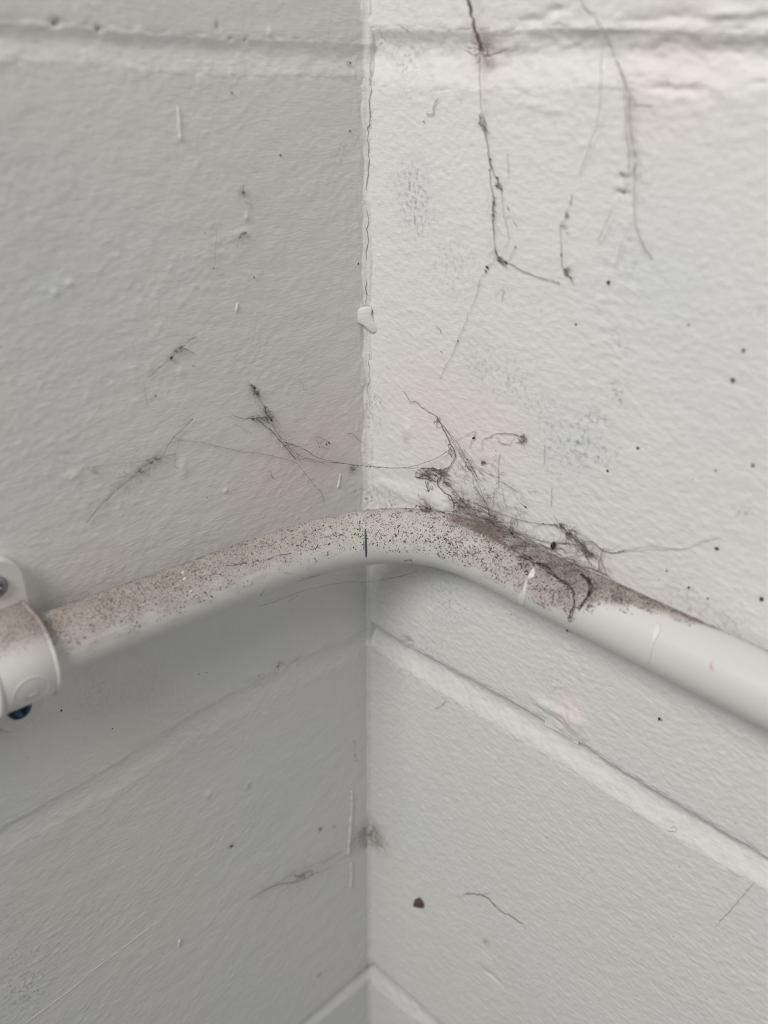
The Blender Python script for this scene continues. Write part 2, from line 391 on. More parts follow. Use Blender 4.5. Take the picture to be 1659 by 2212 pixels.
def surf_attrs(side, u, z):
    pit, gri, tin = SP[side]
    P = np.zeros_like(u); G = np.zeros_like(u); T = np.ones((len(u), 3))
    for table, A in ((pit, P), (gri, G)):
        for a, b, r, s in table:
            near = (np.abs(u-a) < 2.6*r) & (np.abs(z-b) < 2.6*r)
            if near.any(): A[near] += s*np.exp(-((u[near]-a)**2 + (z[near]-b)**2)/r**2*(1+.5*noise(u[near]*400, z[near]*400, 41)))
    for a, b, r, c in tin:
        near = (np.abs(u-a) < 2.8*r) & (np.abs(z-b) < 2.8*r)
        if near.any():
            e = np.exp(-((u[near]-a)**2 + (z[near]-b)**2)/r**2)[:, None]
            T[near] *= 1 + (np.array(c)-1)*e*1.3
    return {'pit': P, 'grime': np.clip(G, 0, 1), 'tint': T}
FINE_U, FINE_Z0, FINE_Z1, DX = 0.205, -0.290, 0.256, 0.00058
def grid_axis(a, b, f0, f1):
    """fine steps inside the stretch the photograph shows, growing steps outside"""
    v = [np.arange(max(a, f0), min(b, f1), DX)] if min(b, f1) > max(a, f0) else []
    lo, hi = (max(a, f0), min(b, f1)) if v else ((b, b) if b <= f0 else (a, a))
    out = list(v[0]) if v else [lo]
    x, st = out[-1], 0.002
    while x < b - 1e-6:
        x = min(b, x+st); out.append(x); st = min(st*1.35, 0.03)
    x, st, pre = out[0], 0.002, []
    while x > a + 1e-6:
        x = max(a, x-st); pre.append(x); st = min(st*1.35, 0.03)
    return np.array(pre[::-1] + out)
def box_faces(o):
    return [(o, o+1, o+3, o+2), (o+4, o+6, o+7, o+5), (o, o+4, o+5, o+1), (o+2, o+3, o+7, o+6), (o, o+2, o+6, o+4), (o+1, o+5, o+7, o+3)]
def box_pts(side, u0, u1, z0, z1, h0, h1):
    return [wall_pt(side, u, z, h) for h in (h0, h1) for z in (z0, z1) for u in (u0, u1)]
def add_block(side, k, u0, u1, root, mat):
    zb, zt = EDGE[side, k][0], EDGE[side, k+1][1]
    probe = np.linspace(max(u0, -.003), u1, 60)
    z0, z1 = zb(probe).min()-0.001, zt(probe).max()+0.001
    first = u0 <= 0
    ua = grid_axis(-0.003 if first else u0-.0008, u1+.0008, -.01, FINE_U); za = grid_axis(z0, z1, FINE_Z0, FINE_Z1)
    Ug, Zg = np.meshgrid(ua, za); u, z = Ug.ravel(), Zg.ravel()
    wob = 0.0006*fbm(u*110, z*110, 51 if side == 'R' else 52, 3)
    wb = wob*(1.2 if side == 'R' else 0.9)
    d_low, d_top = z - zb(u) + wb, zt(u) - z + wb
    dz = np.minimum(d_low, d_top)
    du = np.minimum((u-u0) if not first else 1.0, u1-u) + wb*.6
    def edge(d, rad, dep): return dep*(1-np.sqrt(np.clip(1-(1-np.clip(d/rad, 0, 1))**2, 0, 1))) + np.clip(-d, 0, 1)*2
    if side == 'R': ez = edge(d_low, 0.0016, 0.0006) + edge(d_top, 0.0012, 0.0004)
    else: ez = edge(d_low, 0.0030, 0.0004) + edge(d_top, 0.0030, 0.0003)
    ru = 0.0024; eu = 0.0005*(1-sst(0, ru, du)) + np.clip(-du, 0, 1)*2
    h = face_relief(side, u, z) - ez - eu
    V = np.stack([-u, -h, z], 1) if side == 'L' else np.stack([-h, -u, z], 1)
    nu, nz = len(ua), len(za)
    idx = np.arange(nu*nz).reshape(nz, nu)
    F = np.stack([idx[:-1, :-1], idx[:-1, 1:], idx[1:, 1:], idx[1:, :-1]], -1).reshape(-1, 4)
    d = np.minimum(dz, du)
    F = F[(d[F] > -0.0009).all(1)]
    if side == 'R': F = F[:, ::-1] if False else F
    # orient towards the room
    n = np.cross(V[F[0, 1]]-V[F[0, 0]], V[F[0, 2]]-V[F[0, 0]])
    if (n[1] if side == 'L' else n[0]) > 0: F = F[:, ::-1]
    at = surf_attrs(side, u, z)
    # the body of the block behind its painted face
    bp = np.array(box_pts(side, max(u0, 0.0), u1, zb(probe).max()+.001, zt(probe).min()-.001, -0.006, -0.1))
    bf = np.array(box_faces(len(V)))
    V = np.r_[V, bp]; F = np.r_[F, bf]
    at = {'pit': np.r_[at['pit'], np.zeros(8)], 'grime': np.r_[at['grime'], np.zeros(8)], 'tint': np.r_[at['tint'], np.ones((8, 3))]}
    return link('block', V, F, mat, root, attrs=at)
def strip(name, side, root, mat, ua, ta, zfun, hfun):
    Ug, Tg = np.meshgrid(ua, ta); u, t = Ug.ravel(), Tg.ravel()
    uu, z = zfun(u, t); h = hfun(uu, z, t)
    V = np.stack([-uu, -h, z], 1) if side == 'L' else np.stack([-h, -uu, z], 1)
    nu, nz = len(ua), len(ta); idx = np.arange(nu*nz).reshape(nz, nu)
    F = np.stack([idx[:-1, :-1], idx[:-1, 1:], idx[1:, 1:], idx[1:, :-1]], -1).reshape(-1, 4)
    n = np.cross(V[F[0, 1]]-V[F[0, 0]], V[F[0, 2]]-V[F[0, 0]])
    if (n[1] if side == 'L' else n[0]) > 0: F = F[:, ::-1]
    return link(name, V, F, mat, root, attrs=surf_attrs(side, uu, z))
def build_wall(side):
    name = 'wall_left' if side == 'L' else 'wall_right'
    mat = M_LEFT if side == 'L' else M_RIGHT
    U1 = 0.93
    root = link(name, box_pts(side, 0.0, U1, -0.675, 0.9, -0.1, -0.16), [tuple(f) for f in box_faces(0)], M_RAW, smooth=False)
    tag(root, kind='structure', label='white painted blockwork wall on the left, in softer light' if side == 'L' else 'brighter white painted blockwork wall on the right, rougher paint')
    for k in range(-3, 4):
        us = [0.0]
        for a, b in uprights(side, k):
            if a > U1: break
            us += [a, b]
        if len(us) % 2: us.append(U1)
        for a, b in zip(us[0::2], us[1::2]):
            if b > a: add_block(side, k, a, b, root, mat)
        for a, b in uprights(side, k):
            if b > U1: continue
            zb, zt = EDGE[side, k][0], EDGE[side, k+1][1]
            seen = side == 'R' and a < 0.12
            za = grid_axis(float(zb(a))-.002, float(zt(a))+.002, FINE_Z0, FINE_Z1) if seen else np.linspace(float(zb(a))-.002, float(zt(a))+.002, 30)
            ta = np.linspace(-0.25, 1.25, 26 if seen else 8)
            def zf(u, t, a=a, b=b): return a + (b-a)*t, u
            def hf(u, z, t):
                return face_relief(side, u, z) - 0.0002 - 0.0004*np.clip(1-np.abs(t*2-1)**2, 0, 1) + 0.00016*noise(u*250, z*420, 61)
            strip('mortar_joint', side, root, mat, za, ta, zf, hf)
        # bed joint below this course
        zt, zb = EDGE[side, k][0], EDGE[side, k][1]
        seen = k in (-1, 0, 1)
        ua = grid_axis(-0.003, U1, -.01, FINE_U) if seen else np.linspace(-.002, U1, 60)
        ta = np.linspace(-0.28, 1.28, 40 if seen else 8)
        def zf(u, t, zt=zt, zb=zb): return u, zb(u) + (zt(u)-zb(u))*t
        dep = {('R', 1): 0.9, ('R', 0): 0.95, ('R', -1): 0.75, ('L', 1): 0.28, ('L', 0): 0.24, ('L', -1): 0.8}.get((side, k), 0.7)
        def hf(u, z, t, dep=dep):
            prof = np.interp(t, [-.3, 0, .1, .25, .42, .55, .66, .78, .9, 1, 1.3], [.3, .0, .45, 1.4, 2.5, 3.05, 3.1, 2.5, 1.3, .25, .4])*1e-3*dep
            return face_relief(side, u, z) - prof + (0.00034 if side == 'R' else 0.00018)*fbm(u*170, z*210, 63, 3)
        strip('mortar_joint', side, root, mat, ua, ta, zf, hf)
    return root
wall_left = build_wall('L')
wall_right = build_wall('R')

# ------------------------------------------------------------------ conduit
def tube_mesh(P, T, N, B, r, na, ring=None):
    a = np.linspace(0, 2*np.pi, na, endpoint=False)
    V = (P[:, None, :] + r*(np.cos(a)[None, :, None]*N[:, None, :] + np.sin(a)[None, :, None]*B[:, None, :])).reshape(-1, 3)
    n = len(P); idx = np.arange(n*na).reshape(n, na); nx = np.roll(idx, -1, axis=1)
    F = np.stack([idx[:-1], nx[:-1], nx[1:], idx[1:]], -1).reshape(-1, 4)
    v = V[F[0]]; c = np.cross(v[1]-v[0], v[2]-v[0])
    if c @ (v[0]-P[0]) < 0: F = F[:, ::-1]
    return V, F, a
NA = 112
PV, PF, PA = tube_mesh(CP, CT, CN, CB, PR, NA)
# where the dust lies: lower limit of the dirt measured along the pipe
dust_edge = [(60, 1440, 1.0), (160, 1415, 1.0), (300, 1360, 1.0), (450, 1300, .95), (600, 1235, .8), (700, 1205, .7), (790, 1190, .55), (880, 1192, .5), (960, 1215, .5), (1040, 1245, .55), (1110, 1275, .65),
             (1180, 1320, .75), (1240, 1325, .9), (1300, 1312, 1.0), (1360, 1316, 1.0), (1420, 1326, 1.0), (1500, 1350, 1.0), (1570, 1368, 1.0), (1625, 1387, .9)]
ds, dp, dw = [], [], []
for x, y, w in dust_edge:
    ph = pipe_hit(x, y)
    if ph is None: continue
    s, p = pipe_sphi(ph[1]); ds.append(s); dp.append(p); dw.append(w)
ds = np.array(ds); dp = np.array(dp); dw = np.array(dw); o = np.argsort(ds); ds, dp, dw = ds[o], dp[o], dw[o]
def dust_amount(s, phi, plain=False):
    edge = np.interp(s, ds, dp); w = np.interp(s, ds, dw)
    soft = np.interp(s, [ds[0], 0.0, 0.045, ds[-1]], [0.5, 0.5, 0.34, 0.22])
    nz = 0.22*fbm(s*130, phi*4, 71, 3)*soft/0.3
    k = (1-sst(-soft, soft*0.5, phi - edge + nz*.9))*sst(-1.9, -0.9, phi)
    return k if plain else w*k*(0.5 + 0.5*sst(0, np.interp(s, [0, .1], [1.1, .35]), edge - phi))
s_all = np.repeat(CS, NA); phi_all = np.tile(np.where(PA > np.pi, PA-2*np.pi, PA), len(CS))
dust = dust_amount(s_all, phi_all)

def pvc_material():
    m, nt, b, N, L = mat_new('grey_white_conduit')
    geo = N.new('ShaderNodeNewGeometry'); pos = geo.outputs['Position']
    n0 = nd(N, 'ShaderNodeTexNoise', i_Scale=40.0, i_Detail=2.0); L.new(pos, n0.inputs['Vector'])
    base = mixc(N, L, (0.735, 0.73, 0.70, 1), (0.70, 0.70, 0.685, 1), n0.outputs[0])
    du = nd(N, 'ShaderNodeAttribute', attribute_name='dust')
    # thin brown film
    n1 = nd(N, 'ShaderNodeTexNoise', i_Scale=150.0, i_Detail=4.0, i_Roughness=0.65); L.new(pos, n1.inputs['Vector'])
    f1 = nd(N, 'ShaderNodeMapRange', i_1=0.25, i_2=0.75, i_3=0.34, i_4=0.86); L.new(n1.outputs[0], f1.inputs[0])
    m1 = nd(N, 'ShaderNodeMath', operation='MULTIPLY', use_clamp=True); L.new(f1.outputs[0], m1.inputs[0]); L.new(du.outputs['Fac'], m1.inputs[1])
    c = mixc(N, L, base, (0.37, 0.295, 0.245, 1), m1.outputs[0])
    # grains
    n2 = nd(N, 'ShaderNodeTexNoise', i_Scale=2300.0, i_Detail=3.0, i_Roughness=0.7); L.new(pos, n2.inputs['Vector'])
    p2 = nd(N, 'ShaderNodeMath', operation='MULTIPLY', i_1=0.16); L.new(du.outputs['Fac'], p2.inputs[0])
    a2 = nd(N, 'ShaderNodeMath', operation='ADD'); L.new(n2.outputs[0], a2.inputs[0]); L.new(p2.outputs[0], a2.inputs[1])
    f2 = nd(N, 'ShaderNodeMapRange', i_1=0.62, i_2=0.76, i_4=0.85); L.new(a2.outputs[0], f2.inputs[0])
    g2 = nd(N, 'ShaderNodeMath', operation='MULTIPLY', use_clamp=True); L.new(f2.outputs[0], g2.inputs[0])
    d3 = nd(N, 'ShaderNodeMath', operation='MULTIPLY', i_1=2.0, use_clamp=True); L.new(du.outputs['Fac'], d3.inputs[0]); L.new(d3.outputs[0], g2.inputs[1])
    c = mixc(N, L, c, (0.13, 0.095, 0.075, 1), g2.outputs[0])
    mt = nd(N, 'ShaderNodeAttribute', attribute_name='mat')
    nm = nd(N, 'ShaderNodeTexNoise', i_Scale=330.0, i_Detail=4.0, i_Roughness=0.7); L.new(pos, nm.inputs['Vector'])
    fm = nd(N, 'ShaderNodeMapRange', i_1=0.25, i_2=0.65, i_3=0.35, i_4=1.0); L.new(nm.outputs[0], fm.inputs[0])
    gm = nd(N, 'ShaderNodeMath', operation='MULTIPLY', use_clamp=True); L.new(fm.outputs[0], gm.inputs[0]); L.new(mt.outputs['Fac'], gm.inputs[1])
    c = mixc(N, L, c, (0.165, 0.125, 0.102, 1), gm.outputs[0])
    L.new(c, b.inputs['Base Color'])
    r = nd(N, 'ShaderNodeMapRange', i_3=0.42, i_4=0.95); L.new(du.outputs['Fac'], r.inputs[0]); L.new(r.outputs[0], b.inputs['Roughness'])
    b.inputs['Specular IOR Level'].default_value = 0.35
    bu = nd(N, 'ShaderNodeBump', i_Strength=0.35, i_Distance=0.0001); L.new(g2.outputs[0], bu.inputs['Height']); L.new(bu.outputs[0], b.inputs['Normal'])
    return m
M_PVC = pvc_material()
# thick matted web dust on the crown of the right run, in (s, phi)
mat_pts = [(940, 1120, 1.2, .5), (985, 1128, 2.2, .7), (1030, 1140, 2.8, .9), (1075, 1158, 3.2, 1.0), (1115, 1180, 3.6, 1.0), (1150, 1205, 4.2, 1.0), (1190, 1222, 4.6, 1.0), (1225, 1240, 4.4, .95), (1250, 1258, 4.0, .75), (1290, 1268, 3.2, .6),
           (1340, 1290, 2.4, .5), (1400, 1312, 1.8, .4), (1460, 1332, 1.4, .35), (1235, 1262, 2.0, .8), (1275, 1262, 1.8, .8)]
matv = np.zeros(len(PV))
for x, y, r, a in mat_pts:
    ph = pipe_hit(x, y)
    if ph is None: continue
    q = (((PV - ph[1])/(r*1e-3))**2).sum(1)
    matv = np.maximum(matv, a*np.exp(-q*0.9))
pipe = empty('conduit_pipe', tuple(CP[450]))
tag(pipe, 'off white plastic conduit bent round the corner, dusty on top', 'pipe')
def child(o):   # keep world placement under a thing whose empty sits away from the origin
    p = o.parent; o.matrix_parent_inverse = Matrix.Translation(-Vector(p.location)) ; return o
child(link('tube', PV, PF, M_PVC, pipe, attrs={'dust': dust, 'mat': matv}))

# ------------------------------------------------------------------ small shapes
def patch_on_pipe(name, poly, mat, parent, lift=0.00025, thick=0.00025):
    """a thin splash with a domed face lying on the pipe; outline given by picture points"""
    sp = []
    for x, y in poly:
        ph = pipe_hit(x, y)
        if ph is not None: sp.append(pipe_sphi(ph[1]))
    sp = np.array(sp)
    # unwrap to mm
    q = np.c_[sp[:, 0], sp[:, 1]*PR]
    # smooth outline
    n = len(q); out = []
    for i in range(n):
        p0, p1, p2, p3 = q[i-1], q[i], q[(i+1) % n], q[(i+2) % n]
        for t in (0, .25, .5, .75):
            out.append(0.5*((2*p1)+(-p0+p2)*t+(2*p0-5*p1+4*p2-p3)*t*t+(-p0+3*p1-3*p2+p3)*t**3))
    q = np.array(out); c = q.mean(0)
    V, F = [], []
    rings = [(1.0, -0.00015), (1.0, lift*.6), (0.86, lift+thick*.6), (0.5, lift+thick), (0.15, lift+thick)]
    for k, (sc, h) in enumerate(rings):
        for a in q:
            w = c + (a-c)*sc
            V.append(on_pipe_f(w[0], w[1]/PR, PR+h))
    n = len(q)
    for k in range(len(rings)-1):
        for i in range(n):
            j = (i+1) % n; F.append((k*n+i, k*n+j, (k+1)*n+j, (k+1)*n+i))
    F.append(tuple((len(rings)-1)*n+i for i in range(n)))
    return child(link(name, V, F, mat, parent))
def on_pipe_f(s, phi, r):
    i = np.interp(s, CS, np.arange(len(CS))); a = int(min(i, len(CS)-2)); f = i-a
    P = CP[a]*(1-f)+CP[a+1]*f; N_ = CN[a]*(1-f)+CN[a+1]*f; B_ = CB[a]*(1-f)+CB[a+1]*f
    return P + r*(math.cos(phi)*N_ + math.sin(phi)*B_)
patch_on_pipe('paint_splash', [(1152, 1227), (1158, 1233), (1156, 1246), (1147, 1252), (1140, 1250), (1143, 1238)], M_DRIP, pipe)
patch_on_pipe('paint_splash', [(1141, 1252), (1138, 1272), (1136, 1292), (1131, 1307), (1123, 1304), (1122, 1292), (1130, 1270), (1137, 1255)], M_DRIP, pipe, thick=.00012)
patch_on_pipe('paint_drip', [(1418, 1345), (1425, 1349), (1425, 1364), (1416, 1393), (1408, 1417), (1402, 1434), (1405, 1408), (1411, 1376), (1413, 1350)], M_DRIP, pipe)
patch_on_pipe('scuff_mark', [(789.5, 1141), (791.5, 1150), (793, 1170), (793, 1200), (790, 1204), (788, 1190), (787, 1160), (788, 1148)], M_SOOT, pipe, lift=.00004, thick=.00004)
patch_on_pipe('scuff_mark', [(786, 1166), (787, 1172), (786, 1186), (784.5, 1188), (784.5, 1176)], M_SOOT, pipe, lift=.00003, thick=.00003)
M_PINK = simple('pink_mark', (0.72, 0.52, 0.47, 1), 0.5, noise_scale=500, noise_amt=.15)
patch_on_pipe('scuff_mark', [(1539, 1427), (1535, 1433), (1534, 1441), (1539, 1449), (1542, 1451), (1538, 1444), (1536.5, 1438), (1538, 1432)], M_PINK, pipe, lift=.00003, thick=.00002)
M_GREYM = simple('grey_mark', (0.50, 0.49, 0.46, 1), 0.6, noise_scale=500, noise_amt=.15)
patch_on_pipe('scuff_mark', [(1638, 1405), (1645, 1402), (1653, 1403), (1648, 1406), (1641, 1407)], M_GREYM, pipe, lift=.00003, thick=.00002)
for x, y, r in ((396, 1237, 3), (399, 1250, 2.4), (411, 1278, 2.6), (428, 1297, 3.4), (424, 1290, 1.5)):
    patch_on_pipe('paint_fleck', [(x+r*math.cos(a)*.8, y+r*math.sin(a)*(1.2 if r < 3.2 else 1.5)) for a in np.linspace(0, 2*np.pi, 8, endpoint=False)], M_DRIP, pipe, thick=.0001)

# loose grains in the dust: far too many to count
rg = np.random.RandomState(11)
def grains(n, wfun, smin, smax, mat, name, stretch=1.6, cluster=None):
    s_, p_ = np.zeros(0), np.zeros(0)
    while len(s_) < n:
        a, b = rg.uniform(-0.20, 0.20, 20000), rg.uniform(-0.9, 1.7, 20000)
        k = rg.rand(20000) < wfun(a, b); s_, p_ = np.r_[s_, a[k]], np.r_[p_, b[k]]
    s_, p_ = s_[:n].copy(), p_[:n].copy()
    for k in range(n//5):                       # some gather in little heaps
        a = rg.randint(n); b = rg.randint(n); s_[b] = s_[a]+rg.randn()*.0006; p_[b] = p_[a]+rg.randn()*.06
    sz = smin*(smax/smin)**(rg.rand(n)**2.4)
    i = np.clip(np.searchsorted(CS, s_), 0, len(CS)-1)
    n_ = np.cos(p_)[:, None]*CN[i] + np.sin(p_)[:, None]*CB[i]; t_ = CT[i]; b_ = np.cross(n_, t_)
    a = rg.rand(n)*np.pi; c, d = np.cos(a)[:, None], np.sin(a)[:, None]
    e1, e2 = c*t_+d*b_, -d*t_+c*b_
    st = rg.uniform(1, stretch, n)
    o = CP[i] + t_*(s_-CS[i])[:, None] + PR*n_
    base = np.array([[1, 0, 0], [0, 1, 0], [-1, 0, 0], [0, -1, 0], [0, 0, 1]], float)[None]*(.75+.5*rg.rand(n, 5, 1))
    V = o[:, None]+sz[:, None, None]*(base[..., 0:1]*st[:, None, None]*e1[:, None] + base[..., 1:2]/np.sqrt(st)[:, None, None]*e2[:, None] + .55*base[..., 2:3]*n_[:, None])
    F = (np.arange(n)[:, None, None]*5 + np.array([(0, 1, 4), (1, 2, 4), (2, 3, 4), (3, 0, 4)])[None]).reshape(-1, 3)
    o = child(link(name, V.reshape(-1, 3), F, mat, pipe, smooth=False)); o['kind'] = 'stuff'; return o
def w_main(s, ph):
    patch = .25 + .75*np.clip(noise(s*220, ph*3.0, 81)*1.5+.35, 0, 1)
    return np.clip(dust_amount(s, ph, True)*patch*np.interp(s, [-.2, -.05, 0, .04, .1], [.20, .25, .38, 1, 1]), 0, 1)
grains(21000, w_main, .00006, .00027, M_SPECK, 'dust_grains', 2.6)
grains(420, lambda s, p: np.clip(.06*dust_amount(s, p-.35, True) + .4*dust_amount(s, p, True), 0, 1), .00012, .00042, M_SPECK, 'dust_flakes', 3.0)
grains(130, lambda s, p: dust_amount(s, p, True), .00006, .00018, M_SPECKL, 'pale_grains', 1.3)

# ------------------------------------------------------------------ conduit saddle on the left run
M_SAD = pvc_material(); M_SAD.name = 'white_saddle_plastic'
def sad_colour():
    nt = M_SAD.node_tree
    for n in nt.nodes:
        if n.type == 'MIX' and n.data_type == 'RGBA' and abs(n.inputs[6].default_value[0]-0.735) < 1e-4:
            n.inputs[6].default_value = (0.82, 0.80, 0.78, 1); n.inputs[7].default_value = (0.79, 0.775, 0.76, 1)
sad_colour()
def saddle():
    ph = pipe_hit(112, 1400); s_r, _ = pipe_sphi(ph[1])
    wid = 0.0172
    i = int(np.searchsorted(CS, s_r)); t = CT[i]; t = t if t[0] < 0 else -t      # pointing away from the corner
    c0 = CP[i]
    root = empty('conduit_saddle', (c0[0]+t[0]*wid/2, 0, c0[2])); tag(root, 'white plastic saddle clip clamping the pipe to the left wall', 'clip')
    nrm, bt = CN[i], CB[i]                 # up, towards the room
    ri, ro = PR+0.0011, PR+0.0034
    off = -c0[1]                           # pipe axis to wall
    # outline of the strap in the (room, up) plane: legs run back to the wall
    def outline(r):
        a = np.linspace(0, math.pi, 40)
        pts = [(-off+0.0058, r)] + [(r*math.sin(x), r*math.cos(x)) for x in a] + [(-off+0.0035, -r)]
        return pts
    def sweep(name, prof, w0, w1, rr, mat, parent, bev=0.0005):
        # prof: list of (inner, outer) pairs; rings across the width with softened rims
        V, F = [], []
        cs = [(w0, -bev), (w0+bev, 0), (w1-bev, 0), (w1, -bev)]
        inn, out = prof
        rows = []
        for w, d in cs:
            row = []
            for (a, b), (ia, ib) in zip(out, inn):
                v = np.array([a, b]); q = np.array([ia, ib]); dirn = (v-q)/max(np.linalg.norm(v-q), 1e-9)
                v = v + dirn*d
                row.append(c0 + t*w + bt*v[0] + nrm*v[1])
            rows.append(row)
        for w in (w1, w0):
            rows.append([c0 + t*w + bt*a + nrm*b for a, b in inn])
        n = len(out); V = [p for r in rows for p in r]
        R = len(rows)
        for r in range(R):
            for k in range(n-1):
                a, b = r*n+k, r*n+k+1; c, d = ((r+1) % R)*n+k+1, ((r+1) % R)*n+k
                F.append((a, b, c, d))
        F.append(tuple(r*n for r in range(R))[::-1]); F.append(tuple(r*n+n-1 for r in range(R)))
        dv = []
        for v in V:
            rel = v-c0; up = rel@nrm
            dv.append(0.95*float(sst(0.35, 1.0, np.array(up/rr)))*1.05)
        o = link(name, V, F, mat, parent, attrs={'dust': np.array(dv), 'mat': np.array(dv)*.25*(np.array(dv) > .7)})
        child(o); return o
    strap = sweep('strap', (outline(ri), outline(ro)), 0.0, wid, ro, M_SAD, root)
    # rims standing slightly proud at both edges
    for w0 in (0.0, wid-0.0011):
        child_o = sweep('rim', (outline(ro-.0004), outline(ro+.0004)), w0, w0+0.0011, ro, M_SAD, strap, bev=.0003)
    # lugs flat on the wall above and below
    LUGS = []
    def lug(sgn, px, py, plate):
        cc = hit(px, py, plate, False); V, F, out = [], [], []
        hw = 0.0082; back = abs(cc[2]-c0[2]) - PR*.6
        out += [(-hw, -back), (hw, -back)]
        for a in np.linspace(0, math.pi, 18): out.append((hw*math.cos(a), hw*math.sin(a)))
        rings = [(1, -0.002), (1, plate-.0006), (0.94, plate), (0.02, plate)]
        n = len(out)
        for sc, h in rings:
            for a, b in out: V.append(np.array([cc[0] - a*sc, -h, cc[2] + sgn*b*sc]))
        for k in range(len(rings)-1):
            for i in range(n):
                j = (i+1) % n; F.append((k*n+i, k*n+j, (k+1)*n+j, (k+1)*n+i))
        F.append(tuple((len(rings)-1)*n+i for i in range(n)))
        dv = np.full(len(V), .08)
        LUGS.append(child(link('lug', V, F, M_SAD, root, smooth=False, attrs={'dust': dv, 'mat': dv*0})).name)
        return cc, bpy.data.objects[LUGS[-1]]
    def screw(p, mat, parent, r=0.0034):
        V, F = [], []
        n = 24; rings = [(r, -.001), (r, .0006), (r*.82, .0013), (r*.45, .0016), (r*.40, .0009), (r*.05, .0008)]
        for rr, h in rings:
            for k in range(n):
                a = 2*np.pi*k/n
                q = rr if rr > r*.46 or rr < r*.1 else rr*(1 if (k//3) % 2 == 0 else .45)
                V.append(p + np.array([q*math.cos(a), -h, q*math.sin(a)]))
        for k in range(len(rings)-1):
            for i in range(n):
                j = (i+1) % n; F.append((k*n+i, (k+1)*n+i, (k+1)*n+j, k*n+j))
        F.append(tuple((len(rings)-1)*n+i for i in range(n))[::-1])
        return child(link('screw', V, F, mat, parent))
    M_ST = simple('dull_steel', (0.33, 0.35, 0.37, 1), 0.35, 0.9, noise_scale=600, noise_amt=.4)
    M_BL = simple('blued_screw', (0.05, 0.10, 0.16, 1), 0.25, 0.7, noise_scale=900, noise_amt=.6)
    (pt, l1), (pb, l2) = lug(1, -10, 1268, .0060), lug(-1, 42, 1530, .0034)
    screw(pt, M_ST, l1)['label'] = 'dull grey screw head'
    screw(pb, M_BL, l2, .0036)['label'] = 'dark blued screw head'
    # embossed oval with a small L mark on the strap's face
    def on_strap(w, ang, h): 
        return c0 + t*w + (ro+h)*(math.sin(ang)*bt + math.cos(ang)*nrm)
    def bead(name, path, r, mat, parent):
        P = np.array(path); T = np.gradient(P, axis=0); T /= np.linalg.norm(T, axis=1)[:, None]
        C = P - (c0 + ((P-c0)@t)[:, None]*t); Nn = C/np.linalg.norm(C, axis=1)[:, None]
        B = np.cross(T, Nn); V, F, _ = tube_mesh(P, T, Nn, B, r, 6)
        return child(link(name, V, F, mat, parent, attrs={'dust': np.full(len(V), .1), 'mat': np.zeros(len(V))}))
    ang0 = math.radians(104)
    bead('embossed_oval', [on_strap(wid*.50 + .0050*math.cos(a), ang0 + .36*math.sin(a), .0) for a in np.linspace(0, 2*np.pi, 49)], .00022, M_SAD, strap)
    bead('embossed_mark', [on_strap(wid*.50 + q[0], ang0 + q[1], 0) for q in ((-.0012, -.12), (-.0013, -.02), (-.0014, .09), (-.0005, .10), (.0008, .10))], .0002, M_SAD, strap)
    return root
saddle()

# ------------------------------------------------------------------ cobwebs
def spline(P, step):
    P = np.asarray(P, float)
    if len(P) == 2: P = np.array([P[0], (P[0]+P[1])/2, P[1]])
    Q = np.r_[[2*P[0]-P[1]], P, [2*P[-1]-P[-2]]]; out = []
    for i in range(1, len(Q)-2):
        p0, p1, p2, p3 = Q[i-1:i+3]; n = max(2, int(np.linalg.norm(p2-p1)/step))
        for t in np.linspace(0, 1, n, endpoint=False):
            out.append(0.5*((2*p1)+(-p0+p2)*t+(2*p0-5*p1+4*p2-p3)*t*t+(-p0+3*p1-3*p2+p3)*t**3))
    out.append(P[-1]); return np.array(out)
def tube(P, rad, na=5):
    n = len(P); T = np.gradient(P, axis=0); L = np.linalg.norm(T, axis=1); L[L == 0] = 1; T /= L[:, None]
    ref = np.array([.3, .5, .8]); N_ = np.cross(T, ref); N_ /= np.linalg.norm(N_, axis=1)[:, None]; B = np.cross(T, N_)
    a = np.linspace(0, 2*np.pi, na, endpoint=False)
    V = (P[:, None, :] + np.asarray(rad)[:, None, None]*(np.cos(a)[None, :, None]*N_[:, None, :] + np.sin(a)[None, :, None]*B[:, None, :])).reshape(-1, 3)
    idx = np.arange(n*na).reshape(n, na); nx = np.roll(idx, -1, 1)
    F = np.stack([idx[:-1], nx[:-1], nx[1:], idx[1:]], -1).reshape(-1, 4)
    return V, F
wr = np.random.RandomState(3)
PX = 0.000115       # about one picture point at the corner's distance
def strand_geo(pts, w, h=0.8, rough=0.5, lump=0.5, sag=0.0):
    """pts: picture points, or (x, y, h mm); w: thickness in picture points"""
    P = np.array([hit(q[0], q[1], (q[2] if len(q) > 2 else h)*1e-3) for q in pts])
    Q = spline(P, 0.0006); n = len(Q)
    t = np.arange(n)*0.6; sd = wr.randint(0, 400)
    J = np.stack([fbm(t/2.2, t*0+sd+k*7.7, 90+k, 3) for k in range(3)], 1)*rough*0.0005
    env = np.minimum(np.arange(n), np.arange(n)[::-1])/4.0
    Q = Q + J*np.clip(env, 0, 1)[:, None]
    R = w*PX*0.5*(1 + lump*fbm(t/1.3, t*0+sd+3.3, 95, 2)) ; R = np.clip(R, 0.25*w*PX*.5, None)
    R[0] *= .3; R[-1] *= .3
    return tube(Q, R)
def join(geos):
    V, F, o = [], [], 0
    for v, f in geos:
        V.append(v); F.append(f+o); o += len(v)
    return np.concatenate(V), np.concatenate(F)
